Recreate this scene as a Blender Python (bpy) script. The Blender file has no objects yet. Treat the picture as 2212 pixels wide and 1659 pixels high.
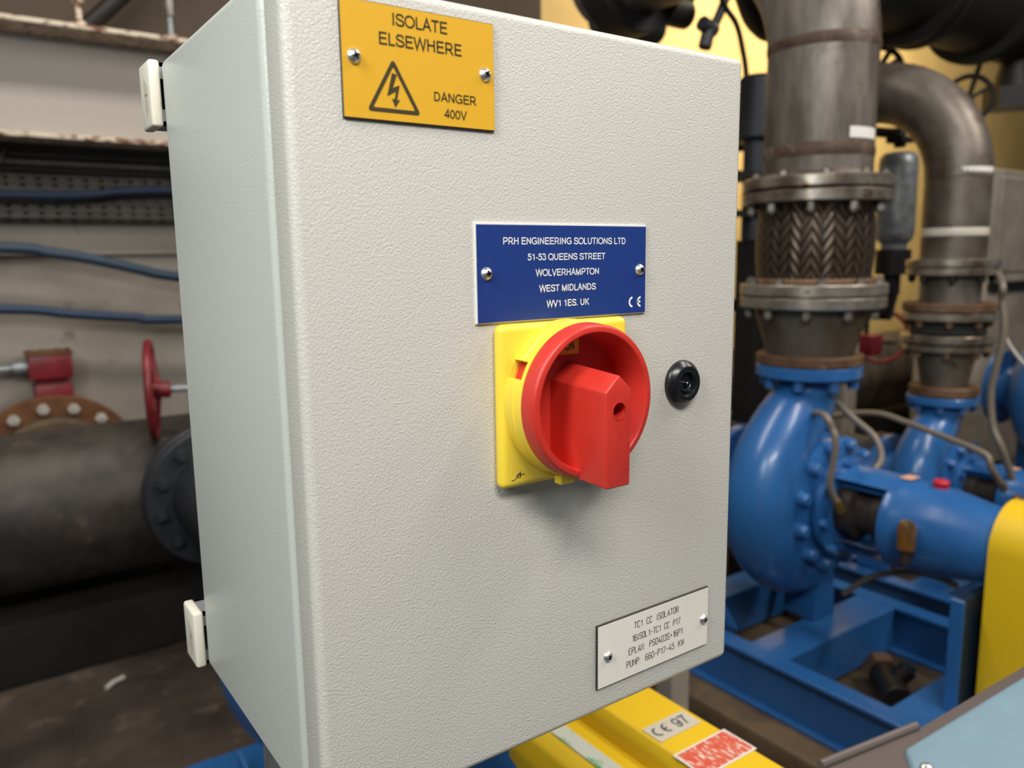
import bpy, bmesh, math, random
from math import pi, sin, cos, radians
from mathutils import Vector, Matrix, Quaternion
random.seed(7)
SC = bpy.context.scene
COL = SC.collection

# ------------------------------------------------------------------ camera
cam_d = bpy.data.cameras.new('camera')
cam = bpy.data.objects.new('camera', cam_d)
COL.objects.link(cam)
SC.camera = cam
YAW, PITCH, ROLL = radians(35.199), radians(-9.022), radians(-0.824)
fwd = Vector((sin(YAW) * cos(PITCH), cos(YAW) * cos(PITCH), sin(PITCH)))
rgt = Vector((cos(YAW), -sin(YAW), 0))
upv = rgt.cross(fwd)
r2 = rgt * cos(ROLL) + upv * sin(ROLL)
u2 = -rgt * sin(ROLL) + upv * cos(ROLL)
mw = Matrix((r2, u2, -fwd)).transposed().to_4x4()
mw.translation = Vector((-0.1269, -0.3450, 1.2500))
cam.matrix_world = mw
cam_d.sensor_width = 36.0
cam_d.sensor_fit = 'HORIZONTAL'
cam_d.lens = 36.0 * 1717.4 / 2212.0
cam_d.clip_start = 0.02
cam_d.clip_end = 60
cam_d.dof.use_dof = True
cam_d.dof.focus_distance = 0.47
cam_d.dof.aperture_fstop = 8.0

# ------------------------------------------------------------------ world, lamps, exposure
SC.view_settings.view_transform = 'Standard'
SC.view_settings.look = 'None'
SC.view_settings.exposure = 0.0
SC.view_settings.gamma = 1.0
w = bpy.data.worlds.new('world')
SC.world = w
w.use_nodes = True
bg = w.node_tree.nodes['Background']
bg.inputs[0].default_value = (0.80, 0.86, 1.0, 1)
bg.inputs[1].default_value = 0.06

def area(name, loc, target, sx, sy, power, col):
    d = bpy.data.lights.new(name, 'AREA')
    d.shape = 'RECTANGLE'
    d.size, d.size_y = sx, sy
    d.energy = power
    d.color = col
    o = bpy.data.objects.new(name, d)
    COL.objects.link(o)
    o.location = loc
    v = Vector(target) - Vector(loc)
    o.rotation_euler = v.to_track_quat('-Z', 'Y').to_euler()
    return o
area('ceiling_lamp', (-0.22, -1.12, 2.46), (0.16, 0.0, 1.15), 0.95, 0.3, 28, (1.0, 0.965, 0.91))
area('ceiling_lamp', (-1.20, -0.45, 2.20), (0.0, 0.15, 1.15), 0.4, 1.0, 24, (0.93, 1.0, 0.98))
area('ceiling_lamp', (0.0, 1.5, 3.2), (0.0, 2.3, 1.0), 2.2, 0.25, 42, (1.0, 0.93, 0.85))
area('ceiling_lamp', (1.5, -0.4, 3.05), (2.0, 0.7, 0.6), 0.3, 1.5, 32, (1.0, 0.95, 0.9))
area('ceiling_lamp', (3.0, -0.6, 3.2), (3.0, 1.1, 1.1), 0.3, 1.5, 52, (1.0, 0.93, 0.84))
area('ceiling_lamp', (4.6, 1.9, 3.1), (4.7, 3.2, 1.9), 2.6, 0.3, 84, (1.0, 0.86, 0.60))

# ------------------------------------------------------------------ materials
def lin(c):
    return tuple(((v / 255.0 / 12.92) if v <= 10 else ((v / 255.0 + 0.055) / 1.055) ** 2.4) for v in c) + (1,)
MATS = {}
def mat(name, rgb, rough=0.5, metal=0.0, bump=None, var=None, spots=None, spec=0.5, coat=0.0):
    """bump=(scale,strength,distance[,detail]); var=(rgb2,scale[,lo,hi,detail]); spots the same, laid over"""
    m = bpy.data.materials.new(name)
    m.use_nodes = True
    nt = m.node_tree
    b = nt.nodes['Principled BSDF']
    b.inputs['Base Color'].default_value = lin(rgb)
    b.inputs['Roughness'].default_value = rough
    b.inputs['Metallic'].default_value = metal
    b.inputs['Specular IOR Level'].default_value = spec
    b.inputs['Coat Weight'].default_value = coat
    tc = nt.nodes.new('ShaderNodeTexCoord')
    prev = None
    for vv in (var, spots):
        if not vv:
            continue
        sc, lo, hi = vv[1], (vv[2] if len(vv) > 2 else .35), (vv[3] if len(vv) > 3 else .65)
        n = nt.nodes.new('ShaderNodeTexNoise')
        if isinstance(sc, tuple):
            mp = nt.nodes.new('ShaderNodeMapping')
            mp.inputs['Scale'].default_value = sc
            nt.links.new(tc.outputs['Object'], mp.inputs[0])
            nt.links.new(mp.outputs[0], n.inputs['Vector'])
            n.inputs['Scale'].default_value = 1
        else:
            nt.links.new(tc.outputs['Object'], n.inputs['Vector'])
            n.inputs['Scale'].default_value = sc
        n.inputs['Detail'].default_value = vv[4] if len(vv) > 4 else 6
        n.inputs['Roughness'].default_value = .62
        r = nt.nodes.new('ShaderNodeMapRange')
        r.inputs[1].default_value, r.inputs[2].default_value = lo, hi
        nt.links.new(n.outputs[0], r.inputs[0])
        mx = nt.nodes.new('ShaderNodeMix')
        mx.data_type = 'RGBA'
        nt.links.new(r.outputs[0], mx.inputs[0])
        if prev is None:
            mx.inputs[6].default_value = lin(rgb)
        else:
            nt.links.new(prev, mx.inputs[6])
        mx.inputs[7].default_value = lin(vv[0])
        prev = mx.outputs[2]
    if prev is not None:
        nt.links.new(prev, b.inputs['Base Color'])
    if bump:
        n = nt.nodes.new('ShaderNodeTexNoise')
        nt.links.new(tc.outputs['Object'], n.inputs['Vector'])
        n.inputs['Scale'].default_value = bump[0]
        n.inputs['Detail'].default_value = bump[3] if len(bump) > 3 else 2
        n.inputs['Distortion'].default_value = bump[4] if len(bump) > 4 else 0
        bn = nt.nodes.new('ShaderNodeBump')
        bn.inputs['Strength'].default_value = bump[1]
        bn.inputs['Distance'].default_value = bump[2]
        nt.links.new(n.outputs[0], bn.inputs['Height'])
        nt.links.new(bn.outputs[0], b.inputs['Normal'])
    MATS[name] = m
    return m

mat('enclosure_paint', (204, 200, 192), .36, 0, bump=(900, .75, .0005, 1.0, .6))
mat('enclosure_side_paint', (204, 207, 200), .30, 0, bump=(900, .40, .0004, 1.0, .6))
mat('gasket', (40, 40, 40), .8)
mat('yellow_laminate', (228, 174, 44), .42)
mat('black_core', (52, 50, 48), .55)
mat('engraved_black', (62, 50, 14), .7)
mat('blue_laminate', (32, 58, 128), .38)
mat('white_core', (232, 230, 224), .45)
mat('engraved_white', (240, 240, 240), .5)
mat('white_laminate', (232, 224, 214), .45)
mat('engraved_grey', (70, 66, 64), .6)
mat('zinc_screw', (215, 215, 213), .34, .9)
mat('screw_recess', (70, 70, 70), .4, .8)
mat('switch_yellow', (246, 212, 66), .38)
mat('switch_red', (206, 54, 42), .40, var=((198, 48, 38), 60))
mat('print_black', (35, 34, 30), .6)
mat('lock_black', (22, 24, 27), .28)
mat('lock_metal', (150, 152, 155), .25, 1.0)
mat('cap_white', (226, 218, 200), .45, var=((232, 226, 212), 40), spots=((170, 136, 96), (180, 180, 70), .66, .80))
mat('cap_grime', (120, 98, 74), .7)
mat('galvanised', (160, 165, 170), .45, .5, var=((120, 124, 128), 30))
mat('wall_paint_white', (154, 146, 136), .75, 0, bump=(30, .15, .004), var=((134, 126, 116), 2.2, .45, .7), spots=((104, 94, 84), 7, .62, .74))
mat('wall_paint_cream', (226, 198, 134), .8, 0, var=((204, 174, 114), 1.5))
mat('beam_paint', (164, 156, 148), .6, 0, spots=((136, 124, 110), 12, .66, .76))
mat('beam_rusty', (200, 188, 168), .7, 0, bump=(60, .4, .004), spots=((110, 66, 44), (28, 50, 50), .50, .58))
mat('floor_concrete', (80, 68, 60), .65, 0, bump=(20, .3, .006), var=((50, 42, 37), 2.4, .38, .60), spots=((112, 98, 86), 6, .56, .72))
mat('plinth_concrete', (104, 86, 62), .8, 0, bump=(26, .3, .006), var=((58, 47, 38), 3.2, .40, .62))
mat('kerb_shade', (36, 30, 26), .85, 0, var=((26, 22, 19), 3))  # near-black colour stands in for the shade below the header pipe
mat('ceiling_dark', (70, 58, 46), .8)
mat('dark_pipe', (72, 65, 59), .55, .15, bump=(14, .3, .006), var=((40, 36, 33), 5, .4, .62), spots=((110, 99, 88), 9, .6, .75))
mat('dark_iron', (40, 38, 38), .5, .4, var=((30, 28, 27), 8))
mat('black_iron', (26, 24, 23), .55, .3)
mat('bluish_iron', (50, 52, 57), .5, .3)
mat('steel_pipe', (134, 127, 119), .48, .5, bump=(40, .12, .002), var=((88, 81, 74), (12, 12, 3), .36, .62), spots=((82, 62, 48), 8, .58, .70))
mat('steel_dark', (122, 115, 106), .45, .5, var=((84, 75, 67), 6), spots=((84, 62, 46), 11, .6, .7))
mat('weld_rust', (92, 72, 58), .65, .3, bump=(60, .4, .003), var=((66, 50, 40), 20), spots=((122, 112, 102), 11, .52, .66))
mat('flange_steel', (190, 182, 170), .3, .75, var=((118, 104, 90), 9), spots=((112, 80, 56), 14, .62, .70))
mat('flange_rust', (122, 96, 74), .6, .35, var=((92, 64, 46), 12), spots=((160, 130, 100), 16, .6, .7))
mat('orange_rust', (112, 74, 42), .75, .1, var=((96, 58, 30), 14))
mat('nut_metal', (140, 134, 126), .42, .6, var=((96, 88, 80), 40))
mat('bolt_pale', (196, 190, 184), .5, .1, var=((160, 150, 140), 30))
mat('pump_blue', (46, 104, 166), .30, 0, bump=(26, .12, .004), var=((40, 94, 156), 5), spec=.5, coat=.2)
mat('dark_teal', (26, 44, 58), .5)
mat('motor_blue', (118, 142, 156), .45, 0, bump=(60, .1, .002), var=((128, 158, 172), 6))
mat('guard_yellow', (232, 194, 30), .5, 0, var=((230, 188, 18), 4))
mat('red_paint', (132, 34, 42), .4, 0, var=((104, 28, 34), 18))
mat('red_cap', (196, 24, 44), .4)
mat('oil_glass', (128, 82, 26), .12, 0, spec=.7, coat=.5, var=((70, 60, 40), 30))
mat('seal_dark', (46, 40, 38), .55, .3, var=((70, 60, 54), 18))
mat('conduit_grey', (128, 118, 106), .5, .2)
mat('conduit_pale', (168, 164, 158), .45, .2)
mat('blue_hose', (36, 54, 80), .6)
mat('blue_hose_dark', (42, 60, 78), .6)
mat('tray_grey', (92, 86, 80), .7, .1, var=((74, 69, 64), 5))
mat('hole_dark', (30, 28, 27), .9)
mat('rubber', (34, 35, 34), .8)
mat('tag_white', (226, 222, 218), .5)
mat('tag_ink', (120, 118, 122), .6)
mat('sticker_silver', (206, 200, 184), .45, .1, spots=((186, 160, 92), 50, .6, .72))
mat('sticker_ink', (78, 80, 92), .6)
mat('tape_green', (46, 150, 92), .5, 0, spots=((188, 194, 182), (30, 18, 30), .44, .52))
mat('sticker_peach', (214, 160, 130), .6)
mat('panel_grey', (178, 168, 156), .55, .1, var=((150, 140, 128), 5))
mat('brass', (150, 120, 60), .4, .7)
mat('bucket_grey', (96, 86, 82), .5)
mat('paper_white', (190, 186, 180), .6)

def sticker_mat():
    m = mat('sticker_red', (212, 88, 64), .55, 0, spots=((226, 206, 190), (240, 70, 240), .52, .60))
    return m
sticker_mat()

def braid_mat():
    m = mat('braid_steel', (124, 104, 88), .38, .7)
    nt = m.node_tree
    b = nt.nodes['Principled BSDF']
    uv = nt.nodes.new('ShaderNodeUVMap')
    sp = nt.nodes.new('ShaderNodeSeparateXYZ')
    nt.links.new(uv.outputs[0], sp.inputs[0])
    def mth(op, a, bb=None, c=None):
        n = nt.nodes.new('ShaderNodeMath')
        n.operation = op
        for i, v in enumerate((a, bb, c)):
            if v is None:
                continue
            if isinstance(v, (int, float)):
                n.inputs[i].default_value = v
            else:
                nt.links.new(v, n.inputs[i])
        return n.outputs[0]
    pp = mth('PINGPONG', mth('MULTIPLY', sp.outputs[0], 34.0), 1.0)
    s = mth('FRACT', mth('ADD', mth('MULTIPLY', sp.outputs[1], 7.5), mth('MULTIPLY', pp, 1.4)))
    h = mth('SUBTRACT', 1.0, mth('ABSOLUTE', mth('SUBTRACT', mth('MULTIPLY', s, 2.0), 1.0)))
    g = mth('MULTIPLY', h, mth('ADD', .35, mth('MULTIPLY', mth('SINE', mth('MULTIPLY', pp, pi)), .65)))
    mx = nt.nodes.new('ShaderNodeMix')
    mx.data_type = 'RGBA'
    nt.links.new(g, mx.inputs[0])
    mx.inputs[6].default_value = lin((42, 34, 29))
    mx.inputs[7].default_value = lin((114, 97, 84))
    nt.links.new(mx.outputs[2], b.inputs['Base Color'])
    bn = nt.nodes.new('ShaderNodeBump')
    bn.inputs['Strength'].default_value = 1
    bn.inputs['Distance'].default_value = .0025
    nt.links.new(g, bn.inputs['Height'])
    nt.links.new(bn.outputs[0], b.inputs['Normal'])
braid_mat()

# ------------------------------------------------------------------ mesh helpers
class MB:
    def __init__(self):
        self.bm = bmesh.new()
        self.uv = None
    def _bev(self, verts, bevel, seg=2):
        if bevel:
            vs = set(verts)
            es = [e for e in self.bm.edges if e.verts[0] in vs and e.verts[1] in vs]
            bmesh.ops.bevel(self.bm, geom=es, offset=bevel, segments=seg, affect='EDGES', profile=.5)
    def box(self, a, b, bevel=0, seg=2, M=None):
        a, b = Vector(a), Vector(b)
        r = bmesh.ops.create_cube(self.bm, size=1)
        c, s = (a + b) / 2, b - a
        for v in r['verts']:
            v.co = Vector((c.x + v.co.x * s.x, c.y + v.co.y * s.y, c.z + v.co.z * s.z))
            if M is not None:
                v.co = M @ v.co
        self._bev(r['verts'], bevel, seg)
        return self
    def prism(self, pts, axis, d0, d1, bevel=0, seg=2):
        """polygon pts (2D) extruded along axis from d0 to d1. axis y: pts are (x,z); axis x: (y,z); axis z: (x,y)"""
        def P(p, d):
            return {'y': Vector((p[0], d, p[1])), 'x': Vector((d, p[0], p[1])), 'z': Vector((p[0], p[1], d))}[axis]
        A = [self.bm.verts.new(P(p, d0)) for p in pts]
        B = [self.bm.verts.new(P(p, d1)) for p in pts]
        n = len(pts)
        fs = [self.bm.faces.new(A), self.bm.faces.new(B[::-1])]
        for i in range(n):
            fs.append(self.bm.faces.new((A[i], B[i], B[(i + 1) % n], A[(i + 1) % n])))
        bmesh.ops.recalc_face_normals(self.bm, faces=fs)
        self._bev(A + B, bevel, seg)
        return self
    def lathe(self, prof, org, axis=(0, 0, 1), seg=40, a0=0, a1=2 * pi, closed=False, uv=False, cap=True):
        """prof: list of (radius, distance along axis)"""
        ax = Vector(axis).normalized()
        t = Vector((1, 0, 0)) if abs(ax.x) < .9 else Vector((0, 1, 0))
        e1 = (t - ax * t.dot(ax)).normalized()
        e2 = ax.cross(e1)
        org = Vector(org)
        full = abs(a1 - a0 - 2 * pi) < 1e-6
        n = seg if full else seg + 1
        rings = []
        for (r, h) in prof:
            rings.append([self.bm.verts.new(org + ax * h + (e1 * cos(a0 + (a1 - a0) * k / seg) + e2 * sin(a0 + (a1 - a0) * k / seg)) * max(r, 1e-5)) for k in range(n)])
        fs = []
        m = len(prof)
        if uv and self.uv is None:
            self.uv = self.bm.loops.layers.uv.new('UVMap')
        for i in range(m if closed else m - 1):
            j = (i + 1) % m
            for k in range(seg):
                k2 = (k + 1) % n
                f = self.bm.faces.new((rings[i][k], rings[i][k2], rings[j][k2], rings[j][k]))
                fs.append(f)
                if uv:
                    for lp, (uu, vv) in zip(f.loops, ((k, i), (k + 1, i), (k + 1, j), (k, j))):
                        lp[self.uv].uv = (uu / seg, vv / (m - 1))
        if cap and not closed and full:
            fs.append(self.bm.faces.new(rings[0][::-1]))
            fs.append(self.bm.faces.new(rings[-1]))
        bmesh.ops.recalc_face_normals(self.bm, faces=fs)
        return self
    def cyl(self, p0, p1, r0, r1=None, seg=24, bev=0):
        p0, p1 = Vector(p0), Vector(p1)
        r1 = r0 if r1 is None else r1
        L = (p1 - p0).length
        if bev:
            prof = [(r0 - bev, 0), (r0, bev), (r1, L - bev), (r1 - bev, L)]
        else:
            prof = [(r0, 0), (r1, L)]
        return self.lathe(prof, p0, p1 - p0, seg)
    def hexa(self, p0, p1, r):
        return self.cyl(p0, p1, r, seg=6)
    def tube(self, path, r, seg=12, cap=True):
        pts = [Vector(p) for p in path]
        rs = r if isinstance(r, (list, tuple)) else [r] * len(pts)
        n = len(pts)
        tan = []
        for i in range(n):
            a, b = pts[max(i - 1, 0)], pts[min(i + 1, n - 1)]
            tan.append((b - a).normalized())
        t0 = tan[0]
        e = Vector((0, 0, 1)) if abs(t0.z) < .9 else Vector((1, 0, 0))
        e = (e - t0 * e.dot(t0)).normalized()
        rings = []
        for i in range(n):
            if i:
                q = tan[i - 1].rotation_difference(tan[i])
                e = q @ e
                e = (e - tan[i] * e.dot(tan[i])).normalized()
            f = tan[i].cross(e)
            rings.append([self.bm.verts.new(pts[i] + (e * cos(2 * pi * k / seg) + f * sin(2 * pi * k / seg)) * rs[i]) for k in range(seg)])
        fs = []
        for i in range(n - 1):
            for k in range(seg):
                fs.append(self.bm.faces.new((rings[i][k], rings[i][(k + 1) % seg], rings[i + 1][(k + 1) % seg], rings[i + 1][k])))
        if cap:
            fs.append(self.bm.faces.new(rings[0][::-1]))
            fs.append(self.bm.faces.new(rings[-1]))
        bmesh.ops.recalc_face_normals(self.bm, faces=fs)
        return self
    def torus(self, c, axis, R, r, seg=40, ms=10, a0=0, a1=2 * pi):
        ps = [(R + r * cos(2 * pi * k / ms), r * sin(2 * pi * k / ms)) for k in range(ms)]
        return self.lathe(ps, c, axis, seg, a0, a1, closed=True)
    def ball(self, c, r, sc=(1, 1, 1), seg=20):
        q = bmesh.ops.create_uvsphere(self.bm, u_segments=seg, v_segments=seg // 2, radius=r)
        for v in q['verts']:
            v.co = Vector(c) + Vector((v.co.x * sc[0], v.co.y * sc[1], v.co.z * sc[2]))
        return self
    def quad(self, pts):
        self.bm.faces.new([self.bm.verts.new(Vector(p)) for p in pts])
        return self
    def build(self, name, m, parent=None, ang=35, label=None):
        me = bpy.data.meshes.new(name)
        self.bm.to_mesh(me)
        self.bm.free()
        me.materials.append(MATS[m])
        for p in me.polygons:
            p.use_smooth = True
        me.set_sharp_from_angle(angle=radians(ang))
        o = bpy.data.objects.new(name, me)
        link(o, parent)
        if label:
            o['label'] = label
        return o
def link(o, parent=None):
    COL.objects.link(o)
    if parent is not None:
        o.parent = parent
        if parent.type == 'EMPTY':
            o.matrix_parent_inverse = Matrix.Translation(-parent.location)
def spline(pts, n=8):
    P = [Vector(p) for p in pts]
    P = [P[0] * 2 - P[1]] + P + [P[-1] * 2 - P[-2]]
    out = []
    for i in range(1, len(P) - 2):
        for k in range(n):
            t = k / n
            a, b, c, d = P[i - 1], P[i], P[i + 1], P[i + 2]
            out.append(.5 * ((2 * b) + (c - a) * t + (2 * a - 5 * b + 4 * c - d) * t * t + (3 * b - a - 3 * c + d) * t ** 3))
    out.append(P[-2])
    return out
def arcpts(c, e1, e2, R, a0, a1, n=14):
    c, e1, e2 = Vector(c), Vector(e1), Vector(e2)
    return [c + (e1 * cos(a0 + (a1 - a0) * k / n) + e2 * sin(a0 + (a1 - a0) * k / n)) * R for k in range(n + 1)]
def tag(o, label, cat, group=None, kind=None):
    o['label'] = label
    o['category'] = cat
    if group:
        o['group'] = group
    if kind:
        o['kind'] = kind
    return o
def thing(name, loc, label, cat, group=None):
    o = bpy.data.objects.new(name, None)
    o.empty_display_size = .05
    COL.objects.link(o)
    o.location = loc
    return tag(o, label, cat, group)
def struct(o, label, cat):
    return tag(o, label, cat, kind='structure')
def bool_diff(o, mb):
    """cut the closed mesh mb out of o"""
    me = bpy.data.meshes.new('cutter')
    mb.bm.to_mesh(me)
    mb.bm.free()
    c = bpy.data.objects.new('cutter', me)
    COL.objects.link(c)
    md = o.modifiers.new('cut', 'BOOLEAN')
    md.object = c
    md.operation = 'DIFFERENCE'
    md.solver = 'EXACT'
    dg = bpy.context.evaluated_depsgraph_get()
    dg.update()
    new = bpy.data.meshes.new_from_object(o.evaluated_get(dg))
    o.modifiers.clear()
    o.data = new
    bpy.data.objects.remove(c)
    for p in new.polygons:
        p.use_smooth = True
    new.set_sharp_from_angle(angle=radians(32))
def ell(cx, cy, rx, ry, a0, a1, n=18):
    return [(cx + rx * cos(radians(a0 + (a1 - a0) * k / n)), cy + ry * sin(radians(a0 + (a1 - a0) * k / n))) for k in range(n + 1)]
def spl(*pts):
    return [(v.x, v.y) for v in spline([(a, b, 0) for a, b in pts], 4)]
BOWL = [(125, 670), (390, 670)] + ell(390, 488, 190, 182, 88, -88, 12) + [(390, 306), (125, 306)]
# sans capitals: advance width, then pen strokes (a stroke that starts with 'c' is a closed loop)
GLYPH = {
 'A': (667, [(42, 0), (333, 700), (625, 0)], [(150, 250), (516, 250)]),
 'C': (722, ell(378, 358, 305, 322, 36, 324, 26)),
 'D': (722, ['c', (125, 670), (340, 670)] + ell(340, 358, 265, 312, 88, -88) + [(340, 46), (125, 46)]),
 'E': (667, [(615, 670), (125, 670), (125, 46), (628, 46)], [(125, 372), (580, 372)]),
 'G': (778, ell(405, 358, 325, 322, 36, 318, 26) + [(678, 118), (678, 330), (410, 330)]),
 'H': (722, [(125, 0), (125, 716)], [(597, 0), (597, 716)], [(125, 375), (597, 375)]),
 'I': (278, [(139, 0), (139, 716)]),
 'K': (667, [(125, 0), (125, 716)], [(600, 716), (125, 245)], [(285, 400), (620, 0)]),
 'L': (556, [(120, 716), (120, 46), (525, 46)]),
 'M': (833, [(118, 0), (118, 716)], [(715, 0), (715, 716)], [(130, 700), (416, 30), (703, 700)]),
 'N': (722, [(122, 0), (122, 716)], [(600, 0), (600, 716)], [(122, 690), (600, 26)]),
 'O': (778, ['c'] + ell(389, 358, 332, 322, 0, 345, 30)),
 'P': (667, [(125, 0), (125, 716)], BOWL),
 'Q': (778, ['c'] + ell(389, 358, 332, 322, 0, 345, 30), [(455, 185), (715, -30)]),
 'R': (722, [(125, 0), (125, 716)], BOWL, [(380, 310), (650, 0)]),
 'S': (667, spl((585, 505), (560, 592), (470, 658), (330, 672), (190, 648), (108, 555), (130, 455), (240, 398), (380, 360), (520, 310), (600, 215), (585, 110), (480, 55), (340, 44), (190, 65), (100, 140), (75, 235))),
 'T': (611, [(20, 670), (591, 670)], [(305, 670), (305, 0)]),
 'U': (722, [(125, 716), (125, 280)] + ell(361, 280, 236, 236, 180, 360) + [(597, 280), (597, 716)]),
 'V': (667, [(42, 716), (333, 20), (625, 716)]),
 'W': (944, [(42, 716), (240, 30), (472, 690), (704, 30), (902, 716)]),
 '0': (556, ['c'] + ell(278, 352, 205, 312, 0, 345, 24)),
 '1': (556, [(340, 0), (340, 716)], [(345, 690), (255, 595), (120, 530)]),
 '3': (556, spl((75, 535), (110, 620), (190, 668), (290, 672), (400, 640), (445, 550), (420, 450), (340, 398), (230, 385)), spl((300, 392), (420, 360), (488, 280), (485, 160), (420, 80), (300, 44), (190, 55), (100, 110), (62, 200))),
 '4': (556, [(400, 0), (400, 690), (62, 215), (530, 215)]),
 '5': (556, [(500, 665), (165, 665), (112, 345)], spl((112, 345), (200, 425), (300, 440), (420, 405), (485, 310), (488, 205), (435, 100), (330, 46), (210, 50), (110, 105), (66, 195))),
 '7': (556, [(50, 660), (490, 660), (340, 450), (250, 220), (212, 0)]),
 '9': (556, ['c'] + ell(275, 470, 200, 198, 0, 345, 20), spl((478, 460), (472, 280), (420, 130), (320, 52), (215, 48), (130, 90), (80, 175))),
 '-': (333, [(40, 262), (290, 262)]), '.': (278, [(139, 0), (139, 98)]), ' ': (278,),
}
def add_text(mb, s, f, u0, u1, v0, v1, th=.00012, hw=57):
    """flat sans lettering fitted to the box u0..u1, v0..v1; f(u,v,h) gives the world point"""
    strokes = []
    x = 0
    for c in s:
        g = GLYPH[c]
        for st in g[1:]:
            closed = st[0] == 'c'
            strokes.append((closed, [(a + x, b) for a, b in (st[1:] if closed else st)]))
        x += g[0]
    xa = min(p[0] for c, st in strokes for p in st) - hw
    xb = max(p[0] for c, st in strokes for p in st) + hw
    def W(p):
        return mb.bm.verts.new(f(u0 + (p.x - xa) / (xb - xa) * (u1 - u0), v0 + p.y / 716 * (v1 - v0), th))
    for closed, st in strokes:
        P = [Vector(p) for p in st]
        P = [a for k, a in enumerate(P) if k == 0 or (a - P[k - 1]).length > 4]
        n = len(P)
        A, B = [], []
        for i in range(n):
            d0 = (P[i] - P[i - 1]) if (i or closed) else (P[1] - P[0])
            d1 = (P[(i + 1) % n] - P[i]) if (i < n - 1 or closed) else d0
            d0, d1 = d0.normalized(), d1.normalized()
            n0, n1 = Vector((-d0.y, d0.x)), Vector((-d1.y, d1.x))
            m = n0 + n1
            m = m.normalized() if m.length > 1e-4 else n0
            k = hw / max(m.dot(n0), .35)
            A.append(W(P[i] + m * k)); B.append(W(P[i] - m * k))
        for i in range(n if closed else n - 1):
            j = (i + 1) % n
            mb.bm.faces.new((A[i], A[j], B[j], B[i]))

# single-stroke engraving letters on a 4 x 6 grid
STROKE = {
 'T': ['0,6 4,6', '2,6 2,0'], 'C': ['4,4.8 3.6,5.6 2.8,6 1.2,6 .4,5.6 0,4.8 0,1.2 .4,.4 1.2,0 2.8,0 3.6,.4 4,1.2'],
 '1': ['.8,4.6 2.4,6 2.4,0'], 'I': ['1.2,0 1.2,6'], 'S': ['4,4.9 3.6,5.6 2.8,6 1.2,6 .4,5.6 0,4.8 .2,3.8 1,3.2 3,2.8 3.8,2.2 4,1.4 3.6,.4 2.8,0 1.2,0 .4,.4 0,1.1'],
 'O': ['1.2,0 .4,.4 0,1.2 0,4.8 .4,5.6 1.2,6 2.8,6 3.6,5.6 4,4.8 4,1.2 3.6,.4 2.8,0 1.2,0'], 'L': ['0,6 0,0 3.6,0'],
 'A': ['0,0 2,6 4,0', '.7,2 3.3,2'], 'R': ['0,0 0,6 2.8,6 3.6,5.6 4,4.7 3.6,3.6 2.8,3.2 0,3.2', '2.4,3.2 4,0'],
 '6': ['3.6,5.2 2.8,6 1.2,6 .4,5.4 0,4.4 0,1.2 .4,.4 1.2,0 2.8,0 3.6,.4 4,1.3 4,2.2 3.6,3.1 2.8,3.5 1.2,3.5 .3,3 0,2.2'],
 '7': ['0,6 4,6 1.4,0'], 'P': ['0,0 0,6 2.8,6 3.6,5.6 4,4.6 3.6,3.4 2.8,3 0,3'], 'E': ['4,6 0,6 0,0 4,0', '0,3.1 3,3.1'],
 'N': ['0,0 0,6 4,0 4,6'], ':': ['1,4 1,3.6', '1,.4 1,0'], '4': ['3,0 3,3', '2,6 0,1.6 4,1.6'], '0': ['1.2,0 .4,.4 0,1.2 0,4.8 .4,5.6 1.2,6 2.8,6 3.6,5.6 4,4.8 4,1.2 3.6,.4 2.8,0 1.2,0'],
 '3': ['.2,5.2 1,6 2.8,6 3.7,5.5 3.7,3.9 2.8,3.2 1.6,3.2', '2.8,3.2 4,2.5 4,1 3.2,0 .9,0 0,.8'], '+': ['.6,3 3.4,3', '2,4.4 2,1.6'], 'U': ['0,6 0,1.2 .4,.4 1.2,0 2.8,0 3.6,.4 4,1.2 4,6'],
 'M': ['0,0 0,6 2.2,2 4.4,6 4.4,0'], '-': ['.4,2.8 3.4,2.8'], '5': ['3.8,6 .4,6 .2,3.4 1.2,3.8 2.8,3.8 3.6,3.3 4,2.4 4,1.2 3.6,.4 2.8,0 1.2,0 .4,.4 0,1'],
 'K': ['0,0 0,6', '4,6 0,2.6', '1.4,3.8 4,0'], 'W': ['0,6 1.1,0 2.3,5 3.5,0 4.6,6'],
}
WID = {'1': 2.8, 'I': 2.4, ':': 2, 'M': 4.4, 'W': 4.6, ' ': 5}
def add_strokes(mb, s, f, u0, u1, v0, v1, r):
    tot = sum(WID.get(c, 4) for c in s) + 1.5 * (len(s) - 1)
    su, sv = (u1 - u0) / tot, (v1 - v0) / 6
    x = 0
    for c in s:
        for ln in STROKE.get(c, []):
            pts = [tuple(float(t) for t in p.split(',')) for p in ln.split()]
            mb.tube([f(u0 + (x + a) * su, v0 + b * sv, 0) for a, b in pts], r, seg=6)
        x += WID.get(c, 4) + 1.5

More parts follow.
